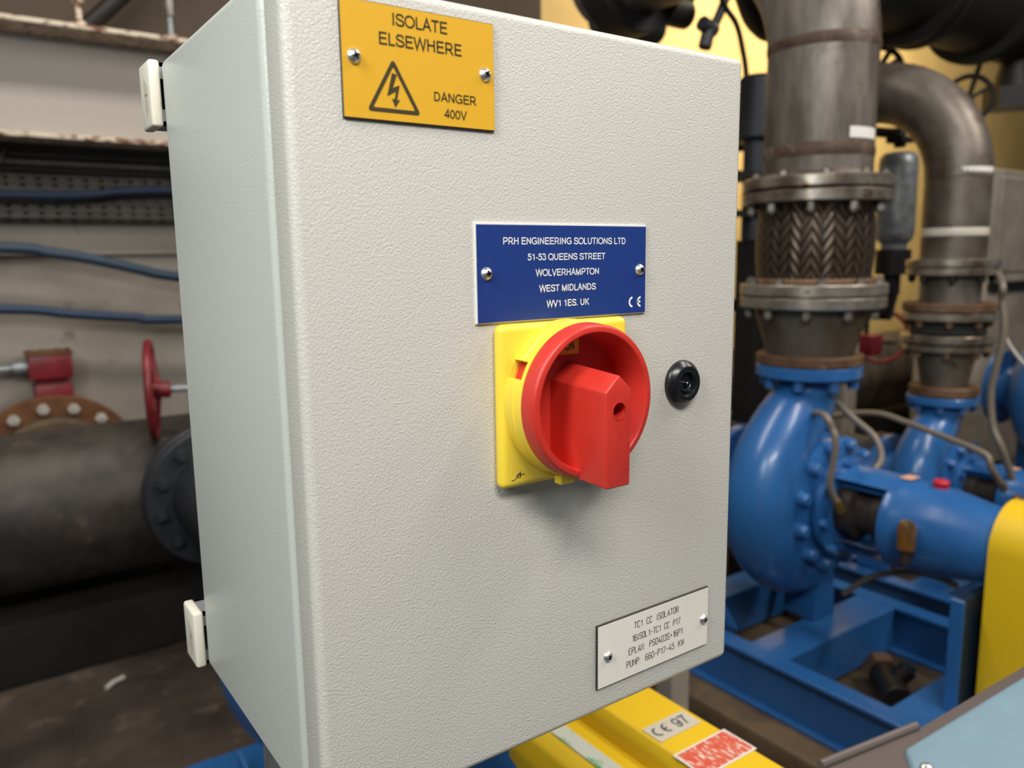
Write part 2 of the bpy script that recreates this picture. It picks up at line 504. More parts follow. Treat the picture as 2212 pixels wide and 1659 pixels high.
# ================================================================== THE SETTING
mb = MB(); mb.box((-4.5, -3, -.1), (9.5, 3.6, 0)); struct(mb.build('floor', 'floor_concrete'), 'dark stained concrete plant room floor', 'floor')
mb = MB(); mb.box((-4.5, 2.88, 0), (2.3, 3.4, 3.5)); struct(mb.build('wall_back', 'wall_paint_white'), 'grubby white painted wall behind the pipes', 'wall')
mb = MB(); mb.box((2.3, 3.2, 0), (9.5, 3.4, 3.5)); struct(mb.build('wall_right', 'wall_paint_cream'), 'cream yellow wall behind the steel pipework', 'wall')
mb = MB(); mb.box((-4.5, -3, 3.5), (9.5, 3.6, 3.6)); struct(mb.build('ceiling', 'ceiling_dark'), 'dark ceiling', 'ceiling')
for i, (a, b) in enumerate(((.10, .80), (1.36, 2.09), (2.14, 2.85))):
    mb = MB(); mb.box((a, -1.2, 0), (b, 1.25, .11), .012); struct(mb.build('plinth_%d' % (i + 1), 'plinth_concrete'), 'low brown concrete plinth under a pump', 'plinth')

mb = MB(); mb.box((-4.5, 2.32, 0), (9.4, 2.70, .20), .012); struct(mb.build('plinth_4', 'kerb_shade'), 'added kerb coloured dark for the shade under the huge pipe', 'plinth')  # kerb added to fill the shadowed gap under the header with dark colour

# ================================================================== ENCLOSURE
ZB, ZT = .9676, 1.3724
ZC = (ZB + ZT) / 2
EN = thing('electrical_enclosure', (.15, .11, ZB), 'pale grey textured steel isolator box with a red rotary switch on its door', 'electrical enclosure')
mb = MB(); mb.box((0, .0258, ZB - .0048), (.30, .221, ZT + .0060), .0056, 6)
mb.build('body', 'enclosure_side_paint', EN, 50)
mb = MB(); mb.box((.0045, .012, ZB + .0045), (.2955, .03, ZT - .0045)); mb.build('door_gasket', 'gasket', EN)
mb = MB(); mb.box((0, 0, ZB), (.30, .0242, ZT), .0050, 6)
DOOR = mb.build('door', 'enclosure_paint', EN, 50)

def door_f(y):
    return lambda u, v, h: Vector((u, y - h, ZC + v))
def screw(x, z, y, parent, rot):
    mb = MB()
    mb.lathe([(.0001, .00238), (.0014, .00236), (.0023, .0018), (.0031, .0008), (.00355, 0), (.00355, -.0003)], (x, y, z), (0, -1, 0), 22)
    s = mb.build('screw', 'zinc_screw', parent, 60)
    mb = MB()
    for a in (rot, rot + pi / 2):
        d = Vector((cos(a), 0, sin(a)))
        n = Vector((-sin(a), 0, cos(a)))
        c = Vector((x, y - .00242, z))
        mb.quad([c + d * .0017 + n * .0005, c - d * .0017 + n * .0005, c - d * .0017 - n * .0005, c + d * .0017 - n * .0005])
    for k in range(4):
        a = rot + pi / 4 + k * pi / 2
        c = Vector((x, y - .00242, z)); d = Vector((cos(a), 0, sin(a))); n = Vector((-sin(a), 0, cos(a)))
        mb.quad([c + d * .0011 + n * .0001, c + n * .0001, c - n * .0001, c + d * .0011 - n * .0001])
    # the recess belongs to the screw head: join into it as a second material
    me = s.data
    bm = bmesh.new(); bm.from_mesh(me)
    off = len(bm.verts)
    vm = [bm.verts.new(v.co) for v in mb.bm.verts]
    mb.bm.verts.index_update()
    me.materials.append(MATS['screw_recess'])
    for f in mb.bm.faces:
        nf = bm.faces.new([vm[v.index] for v in f.verts]); nf.material_index = 1
    mb.bm.free(); bm.to_mesh(me); bm.free()
    return s

# yellow warning plate
mb = MB(); mb.box((.0258, -.0013, ZC + .1430), (.1073, 0, ZC + .1941), .0002, 1)
WP = mb.build('warning_plate', 'black_core', EN, label='yellow isolate elsewhere warning plate with black lettering and a hazard triangle')
mb = MB(); mb.box((.0262, -.0016, ZC + .1434), (.1069, -.0012, ZC + .1937)); mb.build('plate_face', 'yellow_laminate', WP)
F = door_f(-.0016)
mb = MB()
add_text(mb, 'ISOLATE', F, .0516, .0809, .1854, .1908)
add_text(mb, 'ELSEWHERE', F, .0445, .0887, .1764, .1818)
add_text(mb, 'DANGER', F, .0723, .0962, .1544, .1586)
add_text(mb, '400V', F, .0777, .0906, .1470, .1511)
mb.build('lettering', 'engraved_black', WP)
mb = MB()
def flat(mb, poly, f, h=.00012):
    mb.bm.faces.new([mb.bm.verts.new(f(u, v, h)) for u, v in poly])
def rtri(c, R, rr, n=5):
    out = []
    for k in range(3):
        a = pi / 2 + k * 2 * pi / 3
        cx, cy = c[0] + (R - 2 * rr) * cos(a), c[1] + (R - 2 * rr) * sin(a)
        for j in range(n + 1):
            b = a - pi / 3 + 2 * pi / 3 * j / n
            out.append((cx + rr * cos(b), cy + rr * sin(b)))
    return out
def ring_flat(mb, A, B, f, h=.00012):
    va = [mb.bm.verts.new(f(u, v, h)) for u, v in A]
    vb = [mb.bm.verts.new(f(u, v, h)) for u, v in B]
    n = len(A)
    for i in range(n):
        mb.bm.faces.new((va[i], va[(i + 1) % n], vb[(i + 1) % n], vb[i]))
TC = (.0511, .1549)
ring_flat(mb, rtri(TC, .0161, .0012), rtri(TC, .0124, .0004), F)
flat(mb, [(0.0504, 0.1645), (0.0529, 0.164), (0.0506, 0.1581), (0.0541, 0.1594), (0.0526, 0.1528), (0.0541, 0.1529), (0.0516, 0.1493), (0.0499, 0.1532), (0.0513, 0.153), (0.0521, 0.1565), (0.0475, 0.154)], F)
mb.build('hazard_symbol', 'engraved_black', WP)
screw(.0320, ZC + .1696, -.0016, WP, .4); screw(.1017, ZC + .1695, -.0016, WP, 1.0)

# blue name plate
mb = MB(); mb.box((.0936, -.0014, ZC + .0464), (.2140, 0, ZC + .0979), .0002, 1)
NP = mb.build('name_plate', 'white_core', EN, label='blue name plate with five lines of white lettering and white edges')
mb = MB(); mb.box((.0946, -.0016, ZC + .0469), (.2135, -.0012, ZC + .0969)); mb.build('plate_face', 'blue_laminate', NP)
mb = MB()
for s, a, b, c, d in (('PRH ENGINEERING SOLUTIONS LTD', .1110, .1971, .0869, .0905), ('51-53 QUEENS STREET', .1265, .1818, .0785, .0820),
                      ('WOLVERHAMPTON', .1318, .1767, .0701, .0737), ('WEST MIDLANDS', .1341, .1745, .0616, .0652), ('WV1 1ES. UK', .1390, .1695, .0532, .0568)):
    add_text(mb, s, F, a, b, c, d)
mb.build('lettering', 'engraved_white', NP)
def ce_mark(mb, f, u0, u1, v0, v1, wd=.16, h=.00012):
    """the C and E arcs of the conformity mark"""
    H = v1 - v0
    R = H / 2
    for (cx, bar) in ((u0 + R, False), (u1 - R * .22, True)):
        cy = (v0 + v1) / 2
        n = 18
        A, B = [], []
        for k in range(n + 1):
            a = radians(95) + radians(170) * k / n
            A.append((cx + R * cos(a) * (1 if not bar else .98), cy + R * sin(a)))
            B.append((cx + R * (1 - 2 * wd) * cos(a), cy + R * (1 - 2 * wd) * sin(a)))
        va = [mb.bm.verts.new(f(u, v, h)) for u, v in A]
        vb = [mb.bm.verts.new(f(u, v, h)) for u, v in B]
        for i in range(n):
            mb.bm.faces.new((va[i], va[i + 1], vb[i + 1], vb[i]))
        if bar:
            t = H * wd / 2
            flat(mb, [(cx - R * .85, cy - t), (cx - R * .12, cy - t), (cx - R * .12, cy + t), (cx - R * .85, cy + t)], f, h)
mb = MB(); ce_mark(mb, F, .2000, .2106, .0500, .0565, .19); mb.build('conformity_mark', 'engraved_white', NP)
screw(.1004, ZC + .0720, -.0016, NP, .2); screw(.2088, ZC + .0719, -.0016, NP, .9)

# white pump plate
mb = MB(); mb.box((.1762, -.0014, ZC - .1849), (.2768, 0, ZC - .1429), .0002, 1)
PP = mb.build('circuit_plate', 'black_core', EN, label='white circuit plate with four lines of thin engraved lettering')
mb = MB(); mb.box((.1771, -.0016, ZC - .1845), (.2765, -.0012, ZC - .1438)); mb.build('plate_face', 'white_laminate', PP)
mb = MB()
FS = door_f(-.00155)
for s, a, b, c, d in (('TC1 CC ISOLATOR', .2076, .2476, -.1533, -.1491), ('16ISOL1-TC1 CC P17', .2058, .2494, -.1617, -.1576),
                      ('EPLAN: PS0403S+16P1', .2029, .2516, -.1699, -.1656), ('PUMP: 660-P17-45 KW', .2012, .2533, -.1782, -.1739)):
    add_strokes(mb, s, FS, a, b, c, d, .00027)
mb.build('lettering', 'engraved_grey', PP)
screw(.1850, ZC - .1650, -.0016, PP, .5); screw(.2722, ZC - .1655, -.0016, PP, .1)

# rotary isolator switch
SX, SZ = .1485, ZC + .0026
mb = MB(); mb.box((SX - .0450, -.0085, ZC - .0425), (SX + .0450, 0, ZC + .0457), .004, 4)
SW = mb.build('rotary_switch', 'switch_yellow', EN, 40, label='yellow square switch plate with a red rotary handle')
mb = MB()
mb.lathe([(.0432, .006), (.0430, .0155), (.0424, .0160), (.0420, .0215), (.0395, .0215), (.0400, .006)], (SX, 0, SZ + .001), (0, -1, 0), 96, closed=True)
CO = mb.build('collar', 'switch_yellow', SW, 40)
def rad_box(a, r0, r1, ht, y0, y1):
    m = MB()
    M = Matrix.Translation((SX, 0, SZ + .001)) @ Matrix.Rotation(-a, 4, 'Y')
    m.box((r0, y0, -ht / 2), (r1, y1, ht / 2), M=M)
    return m
bool_diff(CO, rad_box(radians(153), .037, .048, .0100, -.0190, -.0088))
mb = rad_box(radians(153), .0375, .0392, .012, -.0215, -.015); mb.build('padlock_shutter', 'switch_red', SW)
mb = MB(); mb.box((SX - .012, -.016, SZ - .0462), (SX - .0005, -.010, SZ - .040), .001, 1); mb.build('collar_stop', 'switch_yellow', SW)
# red rotating dial: ring, cup and grip
mb = MB()
mb.lathe([(.0405, .0205), (.0419, .0217), (.0420, .0228), (.0414, .0300), (.0408, .0312), (.0400, .0318), (.0376, .0318), (.0368, .0310), (.0345, .0098), (.0120, .0094), (.0120, .0080), (.0385, .0080), (.0390, .0205)],
         (SX, 0, SZ + .001), (0, -1, 0), 96, closed=True)
mb.build('dial_ring', 'switch_red', SW, 40)
GX = SX - .0006
grip = [(GX, ZC + .0205), (GX + .0090, ZC + .0120), (GX + .0082, ZC - .0388), (GX - .0082, ZC - .0388), (GX - .0090, ZC + .0120)]
base = [(GX, ZC + .0235), (GX + .0125, ZC + .0150), (GX + .0115, ZC - .0350), (GX - .0135, ZC - .0350), (GX - .0125, ZC + .0150)]
mb = MB()
vb_ = [mb.bm.verts.new((p[0], -.009, p[1])) for p in base]
vf_ = [mb.bm.verts.new((p[0], -.0500, p[1])) for p in grip]
fs = [mb.bm.faces.new(vb_), mb.bm.faces.new(vf_[::-1])]
for i in range(5):
    fs.append(mb.bm.faces.new((vb_[i], vf_[i], vf_[(i + 1) % 5], vb_[(i + 1) % 5])))
bmesh.ops.recalc_face_normals(mb.bm, faces=fs)
mb._bev(vb_ + vf_, .0011, 3)
mb.box((GX - .0125, -.0345, ZC - .0415), (GX + .0090, -.018, ZC - .030), .0012, 2)
GR = mb.build('handle', 'switch_red', SW, 40)
bool_diff(GR, MB().cyl((GX + .0003, -.06, ZC + .0018), (GX + .0003, -.030, ZC + .0018), .0043, seg=32))
mb = MB(); mb.lathe([(.0043, -.0006), (.0043, .0002), (.0048, .0002), (.0048, -.0006)], (GX + .0003, -.05, ZC + .0018), (0, -1, 0), 32, closed=True); mb.build('hole_lip', 'switch_red', SW)
mb = MB(); mb.box((SX - .0075, -.0112, SZ + .025), (SX + .0055, -.0095, SZ + .0345), .0003, 1); mb.build('indicator_window', 'switch_yellow', SW)
mb = MB(); add_text(mb, 'ON', door_f(-.0112), SX - .0045, SX + .0018, .0300, .0352); mb.build('on_marking', 'print_black', SW)
mb = MB()
FP = door_f(-.0084)
for seg in ([(.1092, -.0378), (.1115, -.0376), (.1152, -.0335)], [(.1145, -.0352), (.1178, -.0352)], [(.1152, -.0340), (.1152, -.0368)]):
    mb.tube([FP(u, v, 0) for u, v in seg], .00028, seg=6)
mb.torus(FP(.1138, -.0357, 0), (0, 1, 0), .0010, .00025, 16, 6)
mb.build('disconnector_symbol', 'print_black', SW)

# door lock
LX, LZ = .2472, ZC + .0004
mb = MB()
mb.lathe([(.0143, 0), (.0146, .0010), (.0144, .0024), (.0138, .0034), (.0112, .0062), (.0106, .0065), (.0082, .0065), (.0076, .0060), (.0074, .0030), (.0001, .0030)], (LX, 0, LZ), (0, -1, 0), 48)
LK = mb.build('door_lock', 'lock_black', EN, 40, label='round black quarter turn lock with a pin in its centre')
mb = MB(); mb.cyl((LX, -.0028, LZ), (LX, -.0062, LZ), .0012, .0010, 14, .0003); mb.build('lock_pin', 'lock_metal', LK)
mb = MB()
mb.torus((LX, -.0042, LZ), (0, -1, 0), .0046, .0005, 30, 6, pi * 1.05, pi * 1.95)
mb.box((LX - .0058, -.0046, LZ - .0008), (LX - .0036, -.003, LZ + .0001))
mb.box((LX + .0036, -.0046, LZ - .0008), (LX + .0056, -.003, LZ + .0001))
mb.build('lock_insert', 'lock_metal', LK)

# strut frame carrying the enclosure
SF = thing('strut_frame', (.15, .245, 0), 'galvanised strut frame with white end caps carrying the isolator box', 'support frame')
for z in (1.3575, .9830):
    mb = MB()
    x0, x1, y0, y1, h, t = -.0005, .315, .222, .247, .0195, .0026
    mb.box((x0, y0, z - h), (x1, y0 + t, z - h + .010)); mb.box((x0, y0, z + h - .010), (x1, y0 + t, z + h))
    mb.box((x0, y0, z - h), (x1, y1, z - h + t)); mb.box((x0, y0, z + h - t), (x1, y1, z + h)); mb.box((x0, y1 - t, z - h), (x1, y1, z + h))
    rl = mb.build('horizontal_rail', 'galvanised', SF)
    for s in (0, 1):
        cx0, cx1 = ((-.0076, -.0005), (.315, .3220))[s]
        mb = MB(); mb.box((cx0, y0 - .002, z - h - .0013), (cx1, y1 + .002, z + h + .0013), .0020, 3)
        ec = mb.build('end_cap', 'cap_white', rl, 50, label='grubby white plastic end cap')
        if s == 0:
            m2 = MB()
            m2.box((-.0077, y0 + .006, z - .011), (-.0073, y0 + .0066, z + .006)); m2.box((-.0077, y0 + .0095, z - .014), (-.0073, y0 + .0102, z + .009))
            m2.box((-.0077, y0 + .013, z - .009), (-.0073, y0 + .0136, z + .011)); m2.box((-.0077, y0 + .006, z - .0002), (-.0073, y0 + .0136, z + .0004))
            bm = bmesh.new(); bm.from_mesh(ec.data); m2.bm.verts.index_update()
            vm = [bm.verts.new(v.co) for v in m2.bm.verts]
            ec.data.materials.append(MATS['cap_grime'])
            for f in m2.bm.faces:
                bm.faces.new([vm[v.index] for v in f.verts]).material_index = 1
            m2.bm.free(); bm.to_mesh(ec.data); bm.free()
for x in (.054,):
    mb = MB(); mb.box((x, .2472, .01), (x + .041, .288, 1.40), .002, 1); mb.build('upright', 'galvanised', SF)
    mb = MB(); mb.box((x - .07, .205, 0), (x + .044, .325, .010), .001, 1); mb.build('base_plate', 'galvanised', SF)

# ================================================================== PUMPS
def flange_bolts(parent, c, axis, R, n, r, h0, h1, m='nut_metal', ph=0):
    ax = Vector(axis).normalized()
    t = Vector((1, 0, 0)) if abs(ax.x) < .9 else Vector((0, 1, 0))
    e1 = (t - ax * t.dot(ax)).normalized()
    e2 = ax.cross(e1)
    for k in range(n):
        a = ph + 2 * pi * k / n
        p = Vector(c) + (e1 * cos(a) + e2 * sin(a)) * R
        mb = MB()
        mb.hexa(p + ax * h0, p + ax * h1, r)
        mb.cyl(p + ax * (h0 - r * .9), p + ax * (h1 + r * .5), r * .55, seg=10)
        mb.build('flange_bolt', m, parent)

def pump(x0, y0, s, zs, label, guard, motor='motor_blue', conduit=True, frame=True):
    """end-suction pump set on a frame: x0,y0 discharge axis, zs shaft height, s size"""
    P = thing('centrifugal_pump', (x0, y0, .11), label, 'pump', 'blue pump sets in a row')
    def q(x, y, z):
        return Vector((x0 + x * s, y0 + y * s, zs + z * s))
    # volute: a spiral tube round a drum
    tp = [(0, .335, .082), (-.004, .30, .080), (-.03, .25, .083), (-.09, .195, .088), (-.15, .115, .094), (-.18, .02, .098), (-.168, -.07, .095), (-.115, -.145, .088),
          (-.03, -.185, .080), (.06, -.175, .072), (.135, -.12, .064), (.165, -.03, .056), (.155, .05, .050), (.115, .115, .045), (.06, .15, .040)]
    path = spline([q(a, 0, b) for a, b, c in tp], 5)
    rad = []
    for i in range(len(tp) - 1):
        for k in range(5):
            rad.append((tp[i][2] + (tp[i + 1][2] - tp[i][2]) * k / 5) * s)
    rad.append(tp[-1][2] * s)
    mb = MB(); mb.tube(path, rad, 28)
    mb.lathe([(.05 * s, -.075 * s), (.15 * s, -.07 * s), (.18 * s, -.045 * s), (.18 * s, .045 * s), (.14 * s, .085 * s), (.10 * s, .09 * s), (.10 * s, .20 * s)], q(0, 0, 0), (0, 1, 0), 40)
    V = mb.build('volute', 'pump_blue', P, 50)
    zf = (.955 - .60) * 1.0
    mb = MB(); mb.cyl(q(0, 0, .33), q(0, 0, .362), .134 * s, seg=48, bev=.003); mb.build('discharge_flange', 'pump_blue', V)
    mb = MB(); mb.cyl(q(0, .19, 0), q(0, .225, 0), .16 * s, seg=40, bev=.003); mb.build('suction_flange', 'pump_blue', V)
    for k in range(8):
        a = 2 * pi * (k + .5) / 8
        mb = MB(); mb.hexa(q(.112 * cos(a), .112 * sin(a), .302), q(.112 * cos(a), .112 * sin(a), .33), .014 * s)
        mb.build('flange_nut', 'pump_blue', V)
    # casing cover with lugs
    mb = MB()
    mb.lathe([(.168 * s, 0), (.172 * s, .01 * s), (.172 * s, .032 * s), (.15 * s, .042 * s), (.118 * s, .046 * s), (.118 * s, .058 * s), (.132 * s, .060 * s), (.132 * s, .078 * s)], q(0, -.06, 0), (0, -1, 0), 40)
    CV = mb.build('casing_cover', 'pump_blue', P, 40)
    for k in range(12):
        a = 2 * pi * (k + .5) / 12
        mb = MB(); mb.cyl(q(.158 * cos(a), -.085, .158 * sin(a)), q(.158 * cos(a), -.122, .158 * sin(a)), .021 * s, .016 * s, 10, .003); mb.build('cover_nut', 'pump_blue', CV)
    for k in range(8):
        a = 2 * pi * (k + .2) / 8
        mb = MB(); mb.hexa(q(.121 * cos(a), -.138, .121 * sin(a)), q(.121 * cos(a), -.153, .121 * sin(a)), .012 * s); mb.build('bracket_nut', 'pump_blue', CV)
    # bracket with side windows, bearing housing
    for a0 in (pi * .29, pi * 1.29):
        mb = MB()
        mb.lathe([(.085 * s, 0), (.114 * s, 0), (.112 * s, .155 * s), (.085 * s, .155 * s)], q(0, -.135, 0), (0, -1, 0), 14, a0, a0 + pi * .42, closed=True)
        mb.build('bracket_arm', 'pump_blue', P, 40)
    mb = MB(); mb.lathe([(.075 * s, 0), (.075 * s, .04 * s), (.055 * s, .05 * s), (.055 * s, .09 * s), (.066 * s, .095 * s), (.066 * s, .13 * s), (.04 * s, .15 * s)], q(0, -.135, 0), (0, -1, 0), 28); mb.build('shaft_seal', 'seal_dark', P)
    mb = MB()
    mb.lathe([(.09 * s, 0), (.112 * s, .004 * s), (.112 * s, .03 * s), (.108 * s, .036 * s), (.105 * s, .12 * s), (.078 * s, .27 * s), (.072 * s, .30 * s), (.060 * s, .305 * s)], q(0, -.27, 0), (0, -1, 0), 44)
    H = mb.build('bearing_housing', 'pump_blue', P, 40)
    mb = MB(); mb.cyl(q(0, -.365, .098), q(0, -.365, .122), .016 * s, .018 * s, 16, .003); mb.build('filler_cap', 'red_cap', H, label='red filler cap')
    mb = MB(); mb.quad([q(-.022, -.275, .1128), q(.022, -.275, .1128), q(.022, -.305, .1128), q(-.022, -.305, .1128)]); mb.build('sticker', 'sticker_peach', H)
    mb = MB(); mb.lathe([(.014 * s, -.035 * s), (.020 * s, -.030 * s), (.021 * s, .02 * s), (.016 * s, .032 * s), (.006 * s, .037 * s)], q(-.126, -.357, .012), (0, 0, 1), 20)
    mb.build('oiler_glass', 'oil_glass', H, label='amber glass oiler bowl')
    mb = MB(); mb.cyl(q(-.126, -.357, -.053), q(-.126, -.357, -.023), .012 * s, seg=12); mb.cyl(q(-.132, -.357, -.038), q(-.07, -.357, -.038), .008 * s, seg=10); mb.build('oiler_bracket', 'seal_dark', H)
    # feet
    ft = .25 if zs > .55 else .20
    mb = MB()
    mb.box((x0 - .142 * s, y0 - .500 * s, ft), (x0 + .142 * s, y0 - .480 * s, zs - .09 * s), .002, 1)
    mb.build('end_plate', 'dark_teal', P)
    mb = MB()
    mb.box((x0 - .149 * s, y0 - .503 * s, ft), (x0 - .143 * s, y0 - .473 * s, zs - .09 * s), .002, 1)
    mb.build('side_plate', 'pump_blue', P)
    mb = MB()
    mb.prism([(x0 + .0 * s, ft), (x0 + .10 * s, ft), (x0 + .08 * s, zs - .16 * s), (x0 + .02 * s, zs - .16 * s)], 'y', y0 - .05, y0 + .05, .004)
    mb.build('pump_foot', 'pump_blue', P)
    for sx in (-1, 1):
        mb = MB()
        mb.prism([(y0 + .05 * s, ft), (y0 + .21 * s, ft), (y0 + .21 * s, ft + (.19 if guard else .05) * s)], 'x', x0 + sx * .20 * s - .004, x0 + sx * .20 * s + .004)
        mb.build('gusset', 'pump_blue', P)
    # frame
    mb = MB()
    a, b, yb, yf = x0 - .285 * s, x0 + .315 * s, y0 + .30, y0 - 1.75
    for xx in ((a, a + .055), (b - .055, b)):
        mb.box((xx[0], yf, ft - .012), (xx[1], yb, ft), .002, 1)
        mb.box((xx[0], yf, .11), (xx[1], yb, .122), .002, 1)
    mb.box((a + .018, yf, .12), (a + .028, yb, ft - .01)); mb.box((b - .028, yf, .12), (b - .018, yb, ft - .01))
    mb.build('base_frame', 'pump_blue', P)
    for (ya, yc, lo) in ((y0 - .135, y0 - .02, .12), (y0 - .56, y0 - .40, ft - .03), (y0 + .20, yb, .12)):
        mb = MB(); mb.box((a + .05, ya, lo), (b - .05, yc, ft - .001), .003, 1); mb.build('cross_member', 'pump_blue', P)
    # coupling guard and motor
    yg0, yg1 = y0 - .518, y0 - 1.02
    if guard == 'arch':
        gr = .098
        prof = [(x0 - gr, ft)] + [(x0 - gr * cos(pi * k / 20), .615 + gr * sin(pi * k / 20)) for k in range(21)] + [(x0 + gr, ft)]
        mb = MB(); mb.prism([(p[0], p[1] - .6 + zs) if p[1] > .3 else p for p in prof], 'y', yg1, yg0)
        mb.build('coupling_guard', 'guard_yellow', P, 40, label='yellow arched coupling guard')
    mb = MB()
    yy = yg1 - .02
    mb.lathe([(.04, 0), (.06, .005), (.06, .05), (.20 * s, .055), (.215 * s, .07), (.215 * s, .56), (.20 * s, .60), (.15 * s, .62)], (x0, yy, zs), (0, -1, 0), 40)
    for k in range(28):
        a_ = 2 * pi * k / 28
        M = Matrix.Translation((x0, yy, zs)) @ Matrix.Rotation(a_, 4, 'Y')
        mb.box((.21 * s, -.52, -.003), (.236 * s, -.09, .003), M=M)
    mb.box((x0 - .19, yy - .50, ft), (x0 + .19, yy - .12, ft + .06))
    mb.build('motor', motor, P, 40)
    return P

ZS = .60
P1 = pump(1.727, .912, 1.0, .60, 'blue pump under the tall braided riser, with a rounded yellow coupling guard', 'arch')
P2 = pump(2.490, .930, .80, .50, 'smaller blue pump behind the first, under the steel elbow pipe', 'arch')
P0 = pump(.452, .930, 1.0, .60, 'blue pump beneath the isolator box, only its flat topped yellow guard and blue frame showing', None)
P3 = pump(3.62, 1.02, 1.0, .66, 'blue pump at the far right edge behind the grey conduit', 'arch')

# the flat topped guard of the pump below the isolator box
g = MB()
g.prism([(.454, .25), (.454, .708), (.462, .720), (.537, .720), (.546, .708), (.546, .25)], 'y', -.13, .365, .003, 2)
g.prism([(.384, .25), (.384, .655), (.392, .678), (.408, .690), (.456, .690), (.456, .25)], 'y', -.16, .40, .004, 2)
GD = g.build('coupling_guard', 'guard_yellow', P0, 40, label='yellow flat topped coupling guard with worn stickers')
def stick(name, pts, m, z, parent, th=.0008):
    mb = MB(); mb.prism(pts, 'z', z, z + th); return mb.build(name, m, parent)
stick('conformity_sticker', [(.465, .249), (.530, .249), (.530, .2195), (.465, .2195)], 'sticker_silver', .7202, GD)
mb = MB()
def gf(u, v, h):
    return Vector((u, v, .7212 + h))
ce_mark(mb, gf, .4695, .4935, .2265, .2430, .16, .0002)
add_text(mb, '97', gf, .5015, .5225, .2265, .2430)
mb.build('sticker_lettering', 'sticker_ink', GD)
mb = stick('warning_sticker', [(.458, .195), (.540, .195), (.540, .150), (.458, .150)], 'sticker_white' if 'sticker_white' in MATS else 'tag_white', .7202, GD)
stick('sticker_print', [(.4605, .1925), (.5375, .1925), (.5375, .1525), (.4605, .1525)], 'sticker_red', .7208, GD, .0004)
mb = MB(); mb.box((.4085, .09, .6902), (.4300, .345, .6912)); mb.build('tape_strip', 'tape_green', GD, label='peeling green and white tape')
# terminal box of that pump's motor
tb = MB()
M = Matrix.Translation((.512, -.004, .806)) @ Matrix.Rotation(radians(-2), 4, 'Z') @ Matrix.Rotation(radians(4), 4, 'X')
tb.prism([(.0, -.30), (.0, -.030), (.030, -.002), (.36, -.002), (.36, -.30)], 'z', -.05, 0, .006, 3)
for v in tb.bm.verts:
    v.co = M @ v.co
TB = tb.build('terminal_box', 'motor_blue', P0, 40, label='pale blue motor terminal box lid')
mb = MB(); mb.prism([(-.05, -.30), (-.05, .024), (.075, .011), (.38, .011), (.38, -.30)], 'z', -.075, -.006, .003, 2)
for v in mb.bm.verts:
    v.co = M @ v.co
mb.tube([M @ Vector((-.052, .026, -.004)), M @ Vector((.075, .012, -.004))], .004, 10)
mb.build('gland_plate', 'bucket_grey', TB)
for px, py in ((.018, -.030), (.32, -.03)):
    mb = MB(); mb.lathe([(.006, 0), (.0055, .003), (.003, .005), (.0005, .0055)], M @ Vector((px, py, 0)), M.to_3x3() @ Vector((0, 0, 1)), 16); mb.build('lid_screw', 'zinc_screw', TB)

# ================================================================== RISERS ABOVE THE PUMPS
def tag_on_pipe(parent, c, r, a0, a1, z0, z1, name='pipe_label'):
    mb = MB()
    n = 12
    A, B = [], []
    for k in range(n + 1):
        a = a0 + (a1 - a0) * k / n
        d = Vector((cos(a), sin(a), 0)) * r
        A.append(mb.bm.verts.new(Vector((c[0], c[1], z0)) + d)); B.append(mb.bm.verts.new(Vector((c[0], c[1], z1)) + d))
    for k in range(n):
        mb.bm.faces.new((A[k], A[k + 1], B[k + 1], B[k]))
    return mb.build(name, 'tag_white', parent)

X1, Y1 = 1.727, .912
g_ = 'pipe sections of the tall riser'
# reducer on the pump
R = thing('reducer_pipe', (X1, Y1, .965), 'short conical steel reducer between the blue pump flange and the braided bellows', 'pipe reducer')
mb = MB(); mb.lathe([(.108, .022), (.110, .03), (.141, .135), (.142, .155)], (X1, Y1, .962), (0, 0, 1), 48); mb.build('cone', 'steel_dark', R)
mb = MB(); mb.cyl((X1, Y1, .963), (X1, Y1, .990), .135, seg=56, bev=.003); mb.build('flange', 'flange_rust', R)
mb = MB(); mb.cyl((X1, Y1, 1.112), (X1, Y1, 1.141), .181, seg=64, bev=.003); FL = mb.build('flange', 'flange_steel', R)
flange_bolts(FL, (X1, Y1, 1.112), (0, 0, -1), .158, 10, .0125, 0, .022, ph=.1)
# braided bellows
B = thing('bellows_joint', (X1, Y1, 1.144), 'braided steel bellows joint between two flange pairs on the tall riser', 'pipe joint')
mb = MB()
prof = [(.150, 0), (.150, .012)] + [(.140 + .006 * sin(pi * k / 12), .012 + .17 * k / 12) for k in range(13)] + [(.150, .195), (.150, .205)]
mb.lathe(prof, (X1, Y1, 1.172), (0, 0, 1), 72, uv=True); mb.build('braid', 'braid_steel', B, 60)
for z in (1.1445, 1.375):
    mb = MB(); mb.cyl((X1, Y1, z), (X1, Y1, z + .029), .182, seg=64, bev=.003); FL = mb.build('flange', 'flange_steel', B)
    flange_bolts(FL, (X1, Y1, z if z > 1.3 else z + .029), (0, 0, -1 if z > 1.3 else 1), .160, 10, .0125, 0, .022 if z > 1.3 else .010, ph=.1)
mb = MB(); mb.torus((X1, Y1, 1.180), (0, 0, 1), .147, .008, 60, 8); mb.build('braid_collar', 'flange_rust', B)
